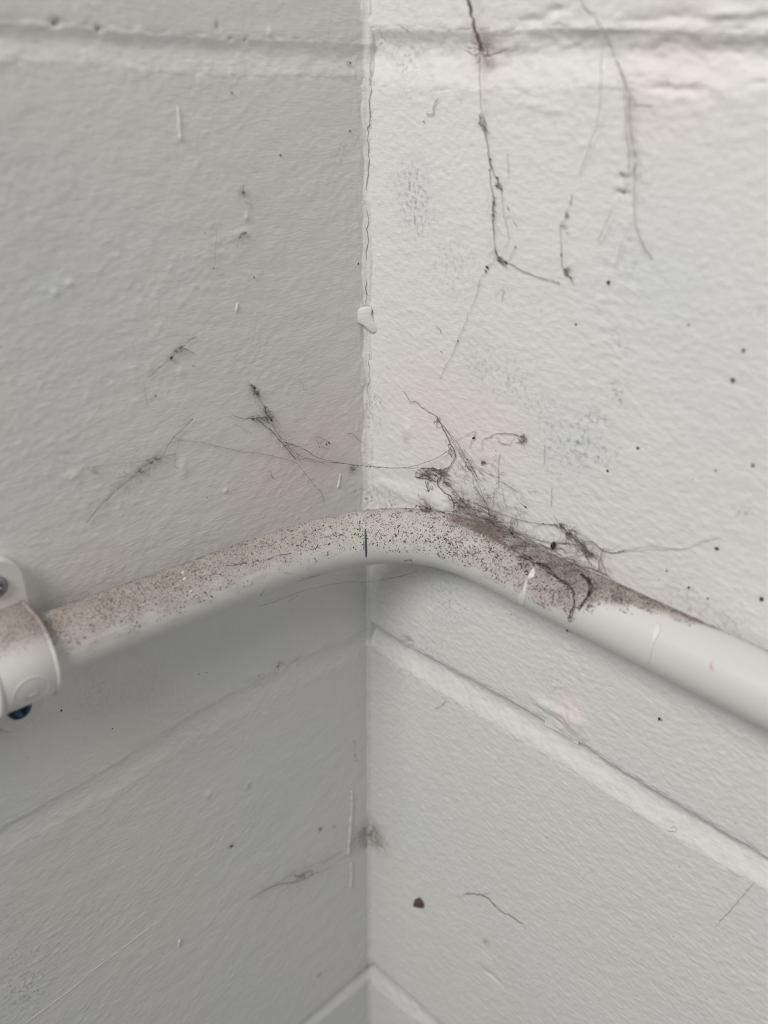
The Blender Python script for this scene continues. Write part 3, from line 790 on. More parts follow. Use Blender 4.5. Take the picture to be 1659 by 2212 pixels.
def clump_geo(x, y, r, h=0.8, n=None, squash=1.0, ang=0.0):
    """a tangle of short curled fibres about a picture point"""
    geos = []
    n = n or int(5+r*1.2)
    for k in range(n):
        a = wr.rand()*2*np.pi; q = r*math.sqrt(wr.rand())*.7
        def rot(px, py):
            py *= squash; return x+px*math.cos(ang)-py*math.sin(ang), y+px*math.sin(ang)+py*math.cos(ang)
        cx, cy = q*math.cos(a), q*math.sin(a); m_ = wr.randint(3, 6); b = wr.rand()*6.28; pts = []
        for j in range(m_):
            b += wr.randn()*.9; cx += r*.28*math.cos(b); cy += r*.28*math.sin(b)
            X, Y = rot(cx, cy); pts.append((X, Y, max(.15, h + wr.randn()*.4)))
        geos.append(strand_geo(pts, wr.uniform(.8, 1.9), rough=.7))
    return join(geos)
def lump_geo(x, y, r, h=0.6, stretch=1.0, ang=0.0):
    """an irregular crumb"""
    c = hit(x, y, h*1e-3); V, F = [], []
    nu, nv = (9, 6) if r < 12 else (22, 14)
    rr = r*PX
    e1, e2, e3 = CR, CU, -CF
    for i in range(nv+1):
        th = math.pi*i/nv
        for j in range(nu):
            p = 2*math.pi*j/nu
            g = 1 + (.28 if r < 12 else .13)*math.sin(3*p+x)*math.sin(2*th+y) + (.12 if r < 12 else .05)*wr.randn()*(0 < i < nv)
            a, b = math.sin(th)*math.cos(p)*stretch, math.sin(th)*math.sin(p)
            a, b = a*math.cos(ang)-b*math.sin(ang), a*math.sin(ang)+b*math.cos(ang)
            V.append(c + rr*g*(a*e1 + b*e2 + .7*math.cos(th)*e3))
    for i in range(nv):
        for j in range(nu):
            k = (j+1) % nu; F.append((i*nu+j, i*nu+k, (i+1)*nu+k, (i+1)*nu+j))
    return np.array(V), np.array(F)
def cobweb(label, strands, clumps=(), crumbs=(), fuzz=None, mat=M_WEB, group=None, h=0.8, sheet=None, name='cobweb', cat='cobweb'):
    c = hit(*strands[0][1][0][:2]) if strands else hit(*clumps[0][:2])
    root = empty(name, tuple(c)); tag(root, label, cat, group)
    for w, pts in strands:
        V, F = strand_geo(pts, w, h=h, rough=.5 if w < 2.5 else .9, lump=.45 if w < 2.5 else .7)
        child(link('strand', V, F, mat, root))
    for cl in clumps:
        V, F = clump_geo(*cl[:3], h=cl[3] if len(cl) > 3 else h, squash=cl[4] if len(cl) > 4 else 1, ang=cl[5] if len(cl) > 5 else 0, n=cl[6] if len(cl) > 6 else None)
        o = child(link('tangle', V, F, mat, root)); o['kind'] = 'stuff'
    for cr in crumbs:
        V, F = lump_geo(*cr[:3], h=cr[3] if len(cr) > 3 else h, stretch=cr[4] if len(cr) > 4 else 1, ang=cr[5] if len(cr) > 5 else 0)
        child(link('crumb', V, F, M_SPECK, root))
    if fuzz:
        g = []
        for x0, y0, x1, y1, n, spread, w in fuzz:      # fine threads strewn along a line
            for k in range(n):
                t = wr.rand(); x, y = x0+(x1-x0)*t + wr.randn()*spread, y0+(y1-y0)*t + wr.randn()*spread
                a = math.atan2(y1-y0, x1-x0) + wr.randn()*.7; l = wr.uniform(8, 34)
                pts = [(x, y, wr.uniform(.2, 1.5)), (x+l*.5*math.cos(a)+wr.randn()*2, y+l*.5*math.sin(a)+wr.randn()*2, wr.uniform(.4, 2.2)), (x+l*math.cos(a), y+l*math.sin(a), wr.uniform(.2, 1.5))]
                g.append(strand_geo(pts, w*wr.uniform(.6, 1.4), rough=.6))
        o = child(link('fine_threads', *join(g), mat, root)); o['kind'] = 'stuff'
    return root

# the big web above the bend
main = [
    (1.5, [(871, 845), (880, 858), (886, 868), (897, 868), (910, 880), (921, 886), (934, 893), (944, 901), (954, 921), (966, 943), (971, 957)]),
    (2.3, [(944, 896), (945, 903), (954, 921), (966, 943), (973, 960), (981, 972), (984, 986), (978, 998), (971, 1008), (954, 1015), (934, 1012), (908, 1011)]),
    (1.2, [(945, 901), (943, 922), (953, 923)]),
    (1.6, [(955, 917, 1), (970, 935, 2), (985, 953, 2.5), (1000, 976, 2.5), (1014, 1001, 2), (1031, 1031, 1)]),
    (1.1, [(960, 925, 1), (985, 962, 2), (1004, 1000, 3), (1019, 1022, 3), (1026, 1054, 3), (1043, 1078, 3), (1052, 1092, 2.5), (1060, 1121, 1.5), (1064, 1133, .5)]),
    (1.6, [(1026, 1050, 3), (1036, 1068, 3), (1044, 1080, 3), (1053, 1095, 2.5), (1057, 1112, 1.5), (1062, 1131, .5)]),
    (1.0, [(966, 940, 1.5), (1000, 990, 2.5), (1030, 1040, 3), (1050, 1090, 2)]),
    (1.5, [(974, 969, 1.5), (951, 985, 2), (922, 998, 2.5), (886, 1008, 4), (850, 1011, 6), (815, 1009, 7), (790, 1007, 6), (761, 1004, 4), (720, 996, 2.5), (684, 988, 1.5), (658, 971, 1), (614, 954, .8)]),
    (1.1, [(908, 1010, 2), (870, 1012, 5), (830, 1009, 7), (797, 1008, 7), (752, 1003, 4), (715, 999, 2), (684, 998, 1.2), (666, 991, 1), (644, 994, .8)]),
    (2.2, [(530, 905), (541, 903), (552, 906), (562, 910), (577, 923), (592, 937), (607, 955), (620, 971), (631, 983), (640, 993)]),
    (1.3, [(500, 893), (512, 901), (530, 905)]),
    (1.2, [(535, 822), (545, 838), (556, 857), (566, 870), (574, 888), (583, 902), (593, 925), (610, 951)]),
    (2.2, [(540, 830), (548, 838), (556, 852), (562, 861)]),
    (1.0, [(380, 951), (430, 955), (470, 964), (520, 975), (556, 980), (590, 985), (622, 993), (640, 1000), (660, 1024), (680, 1049), (695, 1065), (702, 1094)]),
    (.8, [(505, 915), (525, 925), (545, 938)]),
    (.8, [(614, 954), (640, 980), (690, 996), (740, 1003)]),
    (1.8, [(900, 1018), (911, 1012), (934, 1011), (951, 1017), (952, 1034), (943, 1039), (922, 1035), (897, 1031), (900, 1018)]),
    (1.3, [(897, 1031), (915, 1024), (930, 1012)]), (1.2, [(905, 1015), (908, 1028), (925, 1035)]), (1.0, [(915, 1012), (913, 1024), (905, 1031)]),
    (2.4, [(951, 1018), (952, 1030), (944, 1042), (955, 1060), (971, 1071), (980, 1086), (980, 1096)]),
    (1.6, [(954, 1039), (962, 1042), (971, 1044), (976, 1054), (988, 1068), (996, 1079), (1007, 1090)]),
    (1.8, [(971, 1008), (967, 1016), (958, 1020), (951, 1019)]),
    (1.5, [(903, 1066), (906, 1076), (912, 1079), (920, 1071), (926, 1062), (930, 1050)]), (1.4, [(920, 1071), (925, 1079), (923, 1083)]),
    (1.3, [(908, 1080), (907, 1096), (914, 1106), (924, 1106)]),
    (1.2, [(980, 1092), (977, 1105), (965, 1110), (945, 1108), (930, 1104)]),
    (1.0, [(1019, 1083), (1050, 1098), (1081, 1108), (1108, 1119), (1135, 1126), (1173, 1132), (1203, 1134)]),
    (1.6, [(1000, 1107), (1030, 1115), (1062, 1125, 1.5), (1101, 1143, 2), (1139, 1156, 2), (1166, 1167, 1.5), (1193, 1173, 1), (1219, 1174, .8), (1251, 1178, .8)]),
    (1.8, [(1067, 1133, 1), (1090, 1143, 2), (1115, 1152, 2.5), (1151, 1169, 2.5), (1180, 1181, 2), (1205, 1195, 1.5), (1217, 1204, 1), (1236, 1209, .8), (1246, 1220, .5)]),
    (1.0, [(1062, 1131, 1), (1110, 1156, 2.5), (1160, 1176, 2.5), (1190, 1187, 1.5)]),
    (1.1, [(1106, 1118), (1103, 1133), (1100, 1150), (1102, 1165)]),
    (1.0, [(1081, 976), (1076, 1005), (1078, 1046), (1068, 1059), (1066, 1075), (1064, 1097)]), (1.2, [(1080, 1040), (1090, 1045), (1102, 1052), (1118, 1062)]),
    (1.7, [(1043, 947), (1057, 945), (1067, 938), (1086, 935), (1105, 937), (1118, 940), (1127, 943), (1136, 948)]),
    (1.5, [(1075, 948), (1080, 957), (1091, 958), (1101, 960), (1107, 951)]), (.8, [(1108, 951), (1111, 944)]),
    (1.1, [(1029, 930), (1023, 944), (1017, 958), (1013, 970)]), (.9, [(1043, 948), (1041, 960), (1043, 975)]),
    (.8, [(985, 952), (1010, 938), (1028, 930)]),
    (.9, [(1138, 1060), (1145, 1063), (1160, 1061)]), (1.2, [(1122, 1085), (1130, 1091), (1136, 1096)]),
    (1.0, [(1192, 1050), (1191, 1075), (1190, 1095)]), (.9, [(1177, 960), (1176, 985), (1175, 1008)]),
    (1.2, [(1043, 998), (1040, 1001), (1049, 1000), (1045, 995)]),
    (1.0, [(760, 1003, 3), (768, 1012, 1), (757, 1022, .5)]), (1.0, [(790, 1008, 6), (805, 1000, 3)]), (.9, [(800, 1018, 3), (806, 1035, .8)]), (.8, [(805, 1010, 6), (830, 1015, 4), (850, 1012, 4)]),
]
big_web = cobweb('large dusty cobweb stretched across the corner above the pipe bend', main,
       clumps=[(552, 843, 12, .8, .45, 1.0), (582, 903, 12, .8, .7, 1.0), (555, 903, 14, .8, .4, 0), (575, 885, 9, .8, .5, 1.1), (925, 1022, 22, 1, .6, 0, 26), (960, 1020, 14, 1, .6, 0, 16), (990, 1085, 20, 1, .8, .8, 18), (1005, 1095, 22, 1, .6, .4, 18), (962, 1045, 12, 1, .5, .8, 12),
               (925, 1060, 13, .8, .6, 1.2, 12), (918, 1095, 14, .7, .8, 0, 22), (1132, 948, 12, .8, .8, 0, 18), (1043, 998, 7, .8, .7, 0, 8), (1010, 1000, 22, 2, .35, 1.0, 18), (1063, 1128, 18, 1, .7, 0, 20), (762, 1012, 10, 1, .7, 0, 10), (948, 912, 12, .8, .5, 1.0, 10),
               (975, 975, 14, 1.2, .4, 1.2, 10), (1104, 1140, 9, 1, .4, 1.6, 8), (694, 957, 3, .8, 1, 0, 3)],
       crumbs=[(970, 960, 2.2), (981, 974, 2), (584, 903, 2.2), (587, 908, 2.4), (550, 838, 3), (557, 851, 2.6), (1023, 946, 3, .8, 1.6, .7), (1005, 1008, 1.6), (1025, 1019, 1.6), (1076, 1030, 1.4), (940, 1027, 1.8), (1071, 974, 1.5), (1135, 1095, 2, .8, 1.5, -.7),
               (1105, 1152, 3.6, .8, 1.3), (1110, 1165, 3), (1092, 1150, 2), (800, 1008, 2.2, 6.5), (1024, 1095, 1.6), (995, 1013, 1.4), (1047, 1057, 1.5), (617, 963, 2), (930, 1104, 3), (922, 1102, 3), (1173, 1131, 2)],
       fuzz=[(990, 1085, 1120, 1165, 90, 14, .6), (1000, 1105, 1180, 1190, 80, 10, .6), (955, 1045, 1060, 1120, 80, 20, .6), (985, 960, 1070, 1120, 80, 16, .55), (1040, 990, 1110, 1110, 60, 24, .5), (905, 1015, 960, 1040, 36, 7, .8), (540, 830, 640, 990, 40, 5, .6), (1100, 1150, 1260, 1230, 70, 8, .6), (640, 990, 800, 1008, 14, 4, .55)])
def film_material():
    m, nt, b, N, L = mat_new('web_film')
    geo = N.new('ShaderNodeNewGeometry'); pos = geo.outputs['Position']
    n1 = nd(N, 'ShaderNodeTexNoise', i_Scale=260.0, i_Detail=5.0, i_Roughness=0.7); L.new(pos, n1.inputs['Vector'])
    at = nd(N, 'ShaderNodeAttribute', attribute_name='thick')
    a = nd(N, 'ShaderNodeMath', operation='ADD'); L.new(n1.outputs[0], a.inputs[0]); L.new(at.outputs['Fac'], a.inputs[1])
    r = nd(N, 'ShaderNodeMapRange', i_1=0.72, i_2=1.4, i_3=0.0, i_4=0.8); L.new(a.outputs[0], r.inputs[0])
    L.new(r.outputs[0], b.inputs['Alpha']); b.inputs['Base Color'].default_value = (0.27, 0.215, 0.18, 1); b.inputs['Roughness'].default_value = .95
    b.inputs['Specular IOR Level'].default_value = .1
    return m
M_FILM = film_material()
def web_film(upper, lower, parent, nu=110, nv=16):
    A = spline([hit(x, y, h*1e-3) for x, y, h in upper], .001); B = spline([hit(x, y, h*1e-3) for x, y, h in lower], .001)
    def rs(P): 
        q = np.linspace(0, len(P)-1, nu); return np.stack([np.interp(q, np.arange(len(P)), P[:, k]) for k in range(3)], 1)
    A, B = rs(A), rs(B); V, th = [], []
    for j in range(nv):
        t = j/(nv-1); u = np.arange(nu)/(nu-1)
        P = A*(1-t)+B*t + (0.0006*math.sin(math.pi*t) + .0004*noise(u*18, u*0+t*3, 111)*math.sin(math.pi*t))[:, None]*np.array([-.6, -.6, .5])
        V.append(P); th.append((.12+.62*t**1.3)*np.clip(np.minimum(u, 1-u)*6, 0, 1)*(1 if t < .9 else .8) + .18*noise(u*9, u*0+t*2, 112))
    idx = np.arange(nu*nv).reshape(nv, nu); F = np.stack([idx[:-1, :-1], idx[:-1, 1:], idx[1:, 1:], idx[1:, :-1]], -1).reshape(-1, 4)
    return child(link('web_film', np.concatenate(V), F, M_FILM, parent, attrs={'thick': np.concatenate(th)}))
web_film([(935, 1095, 1), (965, 1088, 1), (985, 1072, 1), (1010, 1080, 1.2), (1060, 1112, 1.5), (1110, 1142, 1.5), (1160, 1168, 1.2), (1210, 1198, .8), (1255, 1228, .5)],
         [(925, 1115, .3), (960, 1126, .4), (985, 1133, .4), (1010, 1142, .4), (1060, 1166, .4), (1110, 1192, .4), (1160, 1222, .3), (1210, 1246, .3), (1255, 1258, .2)], big_web)
web_film([(905, 1072, .8), (914, 1078, .8), (924, 1074, .8), (932, 1080, .8)], [(905, 1104, .4), (914, 1108, .4), (924, 1110, .4), (934, 1112, .4)], big_web, 30, 10)
# the twig-like web further along the pipe
cobweb('twiggy brown cobweb on the right wall just above the pipe', [
    (3.4, [(1208, 1133), (1213, 1138), (1222, 1148), (1232, 1155), (1243, 1163), (1256, 1174), (1264, 1184), (1272, 1195)]),
    (1.8, [(1205, 1130), (1203, 1138), (1206, 1143)]), (1.6, [(1241, 1139), (1242, 1148), (1240, 1158)]), (1.2, [(1246, 1151), (1240, 1157)]), (1.2, [(1222, 1150), (1222, 1160), (1228, 1163)]), (1.2, [(1232, 1155), (1229, 1166)]),
    (1.9, [(1256, 1170), (1272, 1170), (1280, 1173), (1287, 1177), (1293, 1182), (1301, 1187), (1311, 1191), (1321, 1195), (1330, 1194), (1337, 1192), (1350, 1188)]),
    (.8, [(1340, 1192), (1390, 1188), (1428, 1187), (1476, 1186), (1500, 1178), (1522, 1167), (1560, 1160)]), (.6, [(1345, 1190), (1400, 1180), (1440, 1183), (1476, 1187)]),
    (1.5, [(1305, 1184), (1298, 1198), (1294, 1215), (1293, 1234)]), (1.3, [(1297, 1204), (1303, 1222), (1312, 1243)]),
    (1.2, [(1149, 1138), (1160, 1135), (1173, 1131), (1200, 1134)]), (1.3, [(1265, 1190), (1266, 1200), (1270, 1210), (1275, 1217)]),
    (1.2, [(1200, 1173), (1215, 1172), (1229, 1174), (1251, 1178)]), (1.0, [(1217, 1204), (1246, 1201), (1270, 1199), (1295, 1201)]), (.9, [(1246, 1201), (1244, 1194), (1250, 1185)]), (.9, [(1190, 1110), (1200, 1120), (1206, 1132)])],
    clumps=[(1234, 1157, 14, .8, .5, .7, 20), (1262, 1184, 16, .8, .5, .9, 26), (1210, 1136, 9, .8, .8, 0, 12), (1272, 1196, 12, .8, .6, .8, 14)],
    crumbs=[(1212, 1136, 2.6), (1231, 1152, 2.6), (1337, 1192, 2), (1259, 1177, 2.2), (1266, 1204, 2), (1277, 1219, 1.6), (1548, 1185, 3.6, .6, 1.5, -.5)],
    fuzz=[(1210, 1135, 1272, 1195, 50, 5, .8), (1200, 1174, 1300, 1195, 36, 6, .55), (1280, 1180, 1300, 1230, 16, 6, .5)])
# hanging strands on the right wall
cobweb('long beaded cobweb strand hanging down the right wall from the top', [
    (6.0, [(1003, -70, 3), (1008, -30, 7), (1012, 5, 9), (1016, 26, 8), (1021, 42, 8), (1027, 65, 7), (1033, 90, 5), (1040, 112, 3)]), (4, [(1024, 50, 7), (1032, 80, 5), (1046, 113, 3)]),
    (2.6, [(1001, 107, 3), (1010, 111, 3), (1018, 119, 2.5), (1030, 121, 2), (1036, 112, 2)]), (2.4, [(1042, 117, 2), (1052, 122, 2), (1066, 117, 2), (1082, 112, 1.5), (1099, 105, 1)]),
    (1.6, [(1034, 118, 2), (1036, 150, 3), (1038, 190, 3), (1039, 215, 3), (1040, 242, 2)]),
    (1.5, [(1040, 242), (1036, 262), (1042, 278), (1048, 290), (1053, 312), (1056, 336), (1058, 352), (1061, 368)]), (1.4, [(1040, 242), (1046, 258), (1048, 280), (1051, 300), (1055, 330)]),
    (2.2, [(1054, 330), (1057, 347), (1062, 362), (1067, 378), (1074, 385), (1076, 400), (1083, 408)]),
    (1.6, [(1058, 372), (1060, 395), (1064, 415), (1067, 435), (1066, 455), (1064, 482), (1066, 500), (1068, 520), (1070, 542)]),
    (2.2, [(1067, 425), (1065, 450), (1065, 482)]),
    (2.8, [(1070, 535), (1072, 548), (1077, 558), (1084, 564), (1097, 568)]),
    (1.3, [(1097, 568), (1115, 577), (1133, 587), (1150, 594), (1175, 601), (1200, 609), (1208, 612)]),
    (.9, [(1072, 556), (1062, 568), (1053, 577), (1047, 590), (1039, 600), (1034, 618), (1029, 640), (1018, 665), (1000, 710), (989, 736), (978, 765), (964, 790), (949, 822)]),
    (.8, [(1096, 330), (1097, 360), (1097, 390)]), (.9, [(1083, 408), (1086, 440), (1089, 467), (1096, 497), (1099, 519), (1093, 529), (1086, 538)]), (1.2, [(1089, 469), (1095, 468), (1102, 466)]), (1.2, [(1106, 472), (1112, 481), (1117, 490)]), (.8, [(1113, 534), (1104, 551), (1099, 566)]), (1.0, [(1094, 442), (1098, 451)])],
    clumps=[(1035, 108, 22, 3, .7, 0, 22), (1042, 268, 13, .9, .6, 1.4, 18), (1077, 400, 8, .8, .7, .8, 8), (1066, 460, 9, .8, .5, 1.5, 8), (1082, 562, 12, .8, .5, .6, 18), (1066, 430, 8, .8, .4, 1.5, 8)],
    crumbs=[(1060, 344, 2.6), (1057, 367, 2.2), (1074, 384, 2.6), (1073, 402, 2.6), (1082, 408, 2.8), (1098, 451, 1.7), (1113, 533, 2), (1052, 577, 3.2, .8, 1.5, -.6), (1049, 585, 2, .8, 2, -.9), (1206, 611, 2), (989, 736, 2), (1071, 546, 2), (1078, 564, 3), (1093, 568, 3)],
    fuzz=[(1062, 410, 1068, 545, 16, 3, .6), (1030, 90, 1045, 120, 14, 7, .9)])
cobweb('pale blurred cobweb strand hanging near the right edge of the wall', [
    (2.6, [(1225, -60, 3), (1245, -20, 7), (1259, 6, 9), (1276, 30, 8), (1299, 56, 7), (1312, 85, 7), (1321, 106, 6), (1330, 130, 6)]), (5, [(1330, 130, 6), (1340, 152, 5), (1351, 176, 5)]), (2.4, [(1351, 176, 5), (1359, 210, 5), (1361, 260, 4), (1364, 300, 3), (1369, 325, 3)]),
    (2, [(1346, 165, 5), (1351, 205, 5), (1352, 280, 4), (1359, 325, 3), (1357, 370, 2)]), (4.5, [(1369, 325, 3), (1374, 340, 3)]),
    (2.6, [(1374, 352, 3), (1365, 372, 2), (1353, 383, 2), (1343, 379, 2), (1341, 368, 2)]), (1.8, [(1373, 350, 3), (1371, 400, 2), (1369, 436, 2), (1370, 475, 2), (1383, 513, 2), (1395, 540, 1.5), (1410, 557, 1)]),
    (1.4, [(1324, 450, 2), (1312, 478, 2), (1300, 505, 2), (1289, 521, 1)]), (1.4, [(1300, 110, 5), (1297, 200, 4), (1292, 260, 3), (1275, 310, 2), (1250, 380, 1)]), (1.0, [(1368, 480, 2), (1345, 520, 2), (1335, 560, 1), (1325, 580, .8)])],
    mat=M_WEBP, clumps=[(1350, 378, 12, 2, .6, 0, 8)], fuzz=[(1345, 165, 1372, 340, 16, 5, .9)])
cobweb('thin cobweb strand with a frayed tip right of the beaded strand', [
    (1.6, [(1236, 419), (1234, 430), (1230, 443)]), (1.3, [(1227, 452), (1224, 463), (1220, 471)]), (.8, [(1230, 443), (1220, 471), (1210, 487)]), (1.1, [(1210, 487), (1210, 503), (1211, 523), (1212, 550), (1213, 573), (1217, 580)]),
    (1.8, [(1216, 578), (1224, 590), (1229, 597), (1234, 607), (1241, 616)]), (1.4, [(1218, 581), (1227, 580), (1236, 582)]), (1.2, [(1225, 592), (1217, 597)])],
    clumps=[(1226, 591, 11, .8, .7, .9, 14), (1213, 486, 7, .8, .4, 0, 5), (1222, 465, 8, .8, .4, 1.8, 6)], crumbs=[(1212, 550, 2.4), (1225, 503, 1.6)], mat=M_WEBG)
cobweb('small hooked thread on the right wall near the top of the corner', [(1.9, [(946, 214), (939, 222), (937, 236), (934, 247), (928, 248), (919, 244)])], crumbs=[(915, 262, 2)], mat=M_WEBG, name='web_thread', cat='thread')
cobweb('short kinked thread on the right wall left of a thin dark line', [(1.3, [(940, 701), (945, 709), (951, 714), (952, 722)])], crumbs=[(953, 760, 1.6)], mat=M_WEBG, name='web_thread', cat='thread')
# left wall
cobweb('slanting dusty cobweb strand low on the left wall above the pipe', [
    (1.7, [(417, 904), (408, 914), (400, 922), (388, 934), (376, 945), (367, 958), (359, 971), (352, 986)]), (1.6, [(352, 986), (340, 992), (325, 1000), (310, 1008), (296, 1021), (280, 1035), (265, 1048), (250, 1060)]),
    (2.0, [(250, 1060), (235, 1075), (220, 1090), (202, 1109), (186, 1130)]), (1.0, [(350, 988), (370, 989), (380, 980), (385, 960), (392, 955)]), (.9, [(380, 985), (378, 1003), (384, 1015)]), (.8, [(190, 1010), (240, 1003), (290, 998), (340, 990)]), (.8, [(345, 985), (365, 984), (380, 978)])],
    clumps=[(330, 995, 12, .8, .4, -.4, 10), (300, 1020, 10, .8, .4, -.7, 8), (205, 1016, 12, .8, .5, .3, 8)], crumbs=[(415, 906, 1.6), (376, 944, 1.8), (268, 1020, 1.6), (230, 1080, 1.8), (343, 991, 1.6)], mat=M_WEB, fuzz=[(352, 986, 240, 1065, 24, 5, .6)])
cobweb('forked dusty cobweb tuft in the middle of the left wall', [
    (1.7, [(424, 727), (414, 733), (402, 741), (391, 751), (384, 760), (376, 768), (369, 779)]), (1.5, [(391, 751), (402, 755), (412, 760), (424, 766)]), (1.2, [(369, 775), (356, 785), (343, 796), (320, 816)]), (1.0, [(312, 828), (314, 848), (317, 868), (321, 880)]), (1.0, [(392, 750), (383, 752), (372, 770)])],
    clumps=[(386, 756, 10, .8, .6, -.8, 10)], crumbs=[(370, 773, 3, .8, 1.6, 1.0), (345, 794, 1.8), (336, 855, 1.8, .6, 1.6, 1.2), (418, 790, 1.6)], mat=M_WEB)
cobweb('wispy cobweb thread high on the left wall', [
    (1.6, [(527, 397), (525, 408), (525, 418), (528, 428)]), (1.0, [(528, 428), (534, 440), (544, 443), (539, 454), (536, 468), (530, 477)]), (1.9, [(525, 498), (521, 508), (516, 519)]), (1.3, [(516, 519), (511, 535)]), (.9, [(467, 492), (466, 530), (465, 562), (462, 582)])],
    clumps=[(526, 413, 7, .6, .5, 1.5, 8), (528, 503, 6, .6, .6, 1.0, 5)], crumbs=[(526, 416, 2.4), (519, 513, 2), (462, 580, 1.8), (549, 599, 1.8)], mat=M_WEB)
cobweb('small looped thread on the left wall close to the corner', [(1.2, [(679, 946), (687, 944), (697, 947), (708, 953), (713, 960)]), (1.1, [(680, 948), (688, 957), (690, 966)]), (.9, [(690, 967), (702, 967), (710, 970), (712, 961)])], crumbs=[(711, 957, 2.6, .6, 1.5, -.8), (690, 966, 1.8)], mat=M_WEBG, name='web_thread', cat='thread')
cobweb('short curved thread reaching the corner above the pipe bend', [(1.4, [(748, 937), (758, 937), (767, 941), (773, 949), (784, 957)])], mat=M_WEBG, name='web_thread', cat='thread')
cobweb('tiny ticked thread on the left wall below the large cobweb', [(1.0, [(584, 1016), (586, 1024)]), (2.0, [(586, 1024), (588, 1030), (593, 1035)])], mat=M_WEB, name='web_thread', cat='thread')
cobweb('fine short thread on the left wall beside the corner', [(.9, [(646, 815), (650, 825), (657, 835)]), (.8, [(657, 835), (655, 842), (664, 843)]), (.8, [(657, 835), (664, 830)])], mat=M_WEBG, name='web_thread', cat='thread')
# below the pipe
cobweb('thin cobweb line slung just under the pipe bend', [
    (.8, [(560, 1310, 1), (600, 1297, 1.5), (650, 1278, 2), (698, 1266, 3), (746, 1258, 5), (795, 1257, 6), (828, 1252, 5), (867, 1244, 3), (905, 1233, 1.5)]), (1.1, [(824, 1252, 5), (850, 1248, 4), (882, 1241, 2.5)]), (.8, [(622, 1299, 1), (636, 1292, 1), (645, 1283, 1)]), (.8, [(650, 1250, .4), (690, 1240, .4), (640, 1255, .5)])], mat=M_WEB)
cobweb('brown crinkled thread low on the right wall', [(1.0, [(984, 1934), (995, 1938), (1001, 1934), (1006, 1930)]), (2.6, [(1004, 1931), (1020, 1931), (1036, 1933), (1050, 1939), (1060, 1946), (1072, 1960)]), (1.9, [(1072, 1960), (1086, 1972), (1100, 1977), (1115, 1987), (1130, 1996)]), (.9, [(1130, 1996), (1136, 2012)]), (.9, [(1040, 1933), (1052, 1930), (1058, 1928)])],
    mat=simple('brown_thread', (0.20, 0.16, 0.12, 1), .9, noise_scale=500, noise_amt=.4), name='web_thread', cat='thread')
cobweb('faint dusty web smear low on the left wall', [(1.6, [(536, 1945), (552, 1935), (570, 1924), (590, 1914)]), (2.4, [(570, 1924), (596, 1912), (625, 1907), (650, 1902), (676, 1888)]), (1.0, [(590, 1912), (620, 1895), (650, 1878), (700, 1860), (745, 1838)]), (.9, [(676, 1888), (710, 1875), (748, 1848)])],
    mat=M_WEBG, clumps=[(650, 1890, 22, .6, .35, -.4, 10)], crumbs=[(692, 1792, 3), (722, 1786, 1.8), (500, 1828, 2.6, .5, 2.2, 0), (675, 1888, 2.2)])
cobweb('hair-thin thread crossing the lower right wall', [(.8, [(1629, 1906), (1600, 1940), (1570, 1975), (1544, 2003)])], mat=M_WEBG, name='web_thread', cat='thread')
cobweb('short grey thread beside the corner under the pipe', [(1.2, [(764, 1598), (768, 1615), (766, 1628), (772, 1645)])], mat=M_WEBG, name='web_thread', cat='thread')
cobweb('small curl of thread below the right bed joint', [(1.3, [(938, 1530), (945, 1529), (955, 1523), (962, 1514)])], mat=M_WEBG, name='web_thread', cat='thread')
cobweb('tiny looped hair on the bed joint of the right wall', [(.8, [(1432, 1789), (1440, 1794), (1449, 1796), (1459, 1797), (1461, 1790), (1455, 1786), (1447, 1790)])], mat=M_WEB, name='web_thread', cat='thread')
cobweb('pair of fine upright threads on the right wall above the pink paint', [(1.2, [(1097, 810), (1096, 825), (1092, 836)]), (.8, [(1168, 660), (1168, 680)])], mat=M_WEBG, name='web_thread', cat='thread')

# crumbs with a body of their own
def single(name, label, cat, x, y, r, h, stretch, ang, mat, group=None):
    V, F = lump_geo(x, y, r, h, stretch, ang); return tag(link(name, V, F, mat), label, cat, group)
M_BROWN = simple('brown_dirt', (0.15, 0.115, 0.085, 1), .9, noise_scale=900, noise_amt=.6)
single('dirt_clump', 'brown dirt clump stuck low on the right wall', 'dirt', 907, 1950, 22, .5, 1.25, .5, M_BROWN)
single('insect_husk', 'dark oval insect husk caught in the web above the pipe', 'insect', 1195, 1178, 6.6, 1.6, 1.8, 1.35, simple('dark_husk', (.035, .028, .028, 1), .35, noise_scale=700))
for x, y, r in ((1583, 821, 3.4), (1645, 1294, 3.6), (1488, 1269, 2.2), (1529, 1293, 1.8), (1606, 757, 2.8), (1314, 609, 3), (1487, 702, 1.5), (1244, 701, 1.8), (1546, 1017, 1.6), (1429, 1556, 1.2), (1424, 1553, 2.8), (1312, 1017, 2.2), (1440, 1233, 1.6), (1378, 968, 2.4), (1626, 1005, 2.6)):
    V, F = lump_geo(x, y, r*1.4, .25, 1.1, x); link('dirt_speck', V, F, M_SPECK, wall_right)
for x, y, r in ((549, 599, 1.8), (430, 1456, 1.2), (446, 1453, 1.3), (133, 1535, 2.4), (756, 283, 2), (606, 335, 2.2), (501, 200, 2), (243, 1574, 1.4), (705, 960, 2), (757, 136, 2.4), (774, 570, 2.2), (775, 569, 1.6)):
    V, F = lump_geo(x, y, r, .2, 1.2, y); link('dirt_speck', V, F, M_SPECK, wall_left)
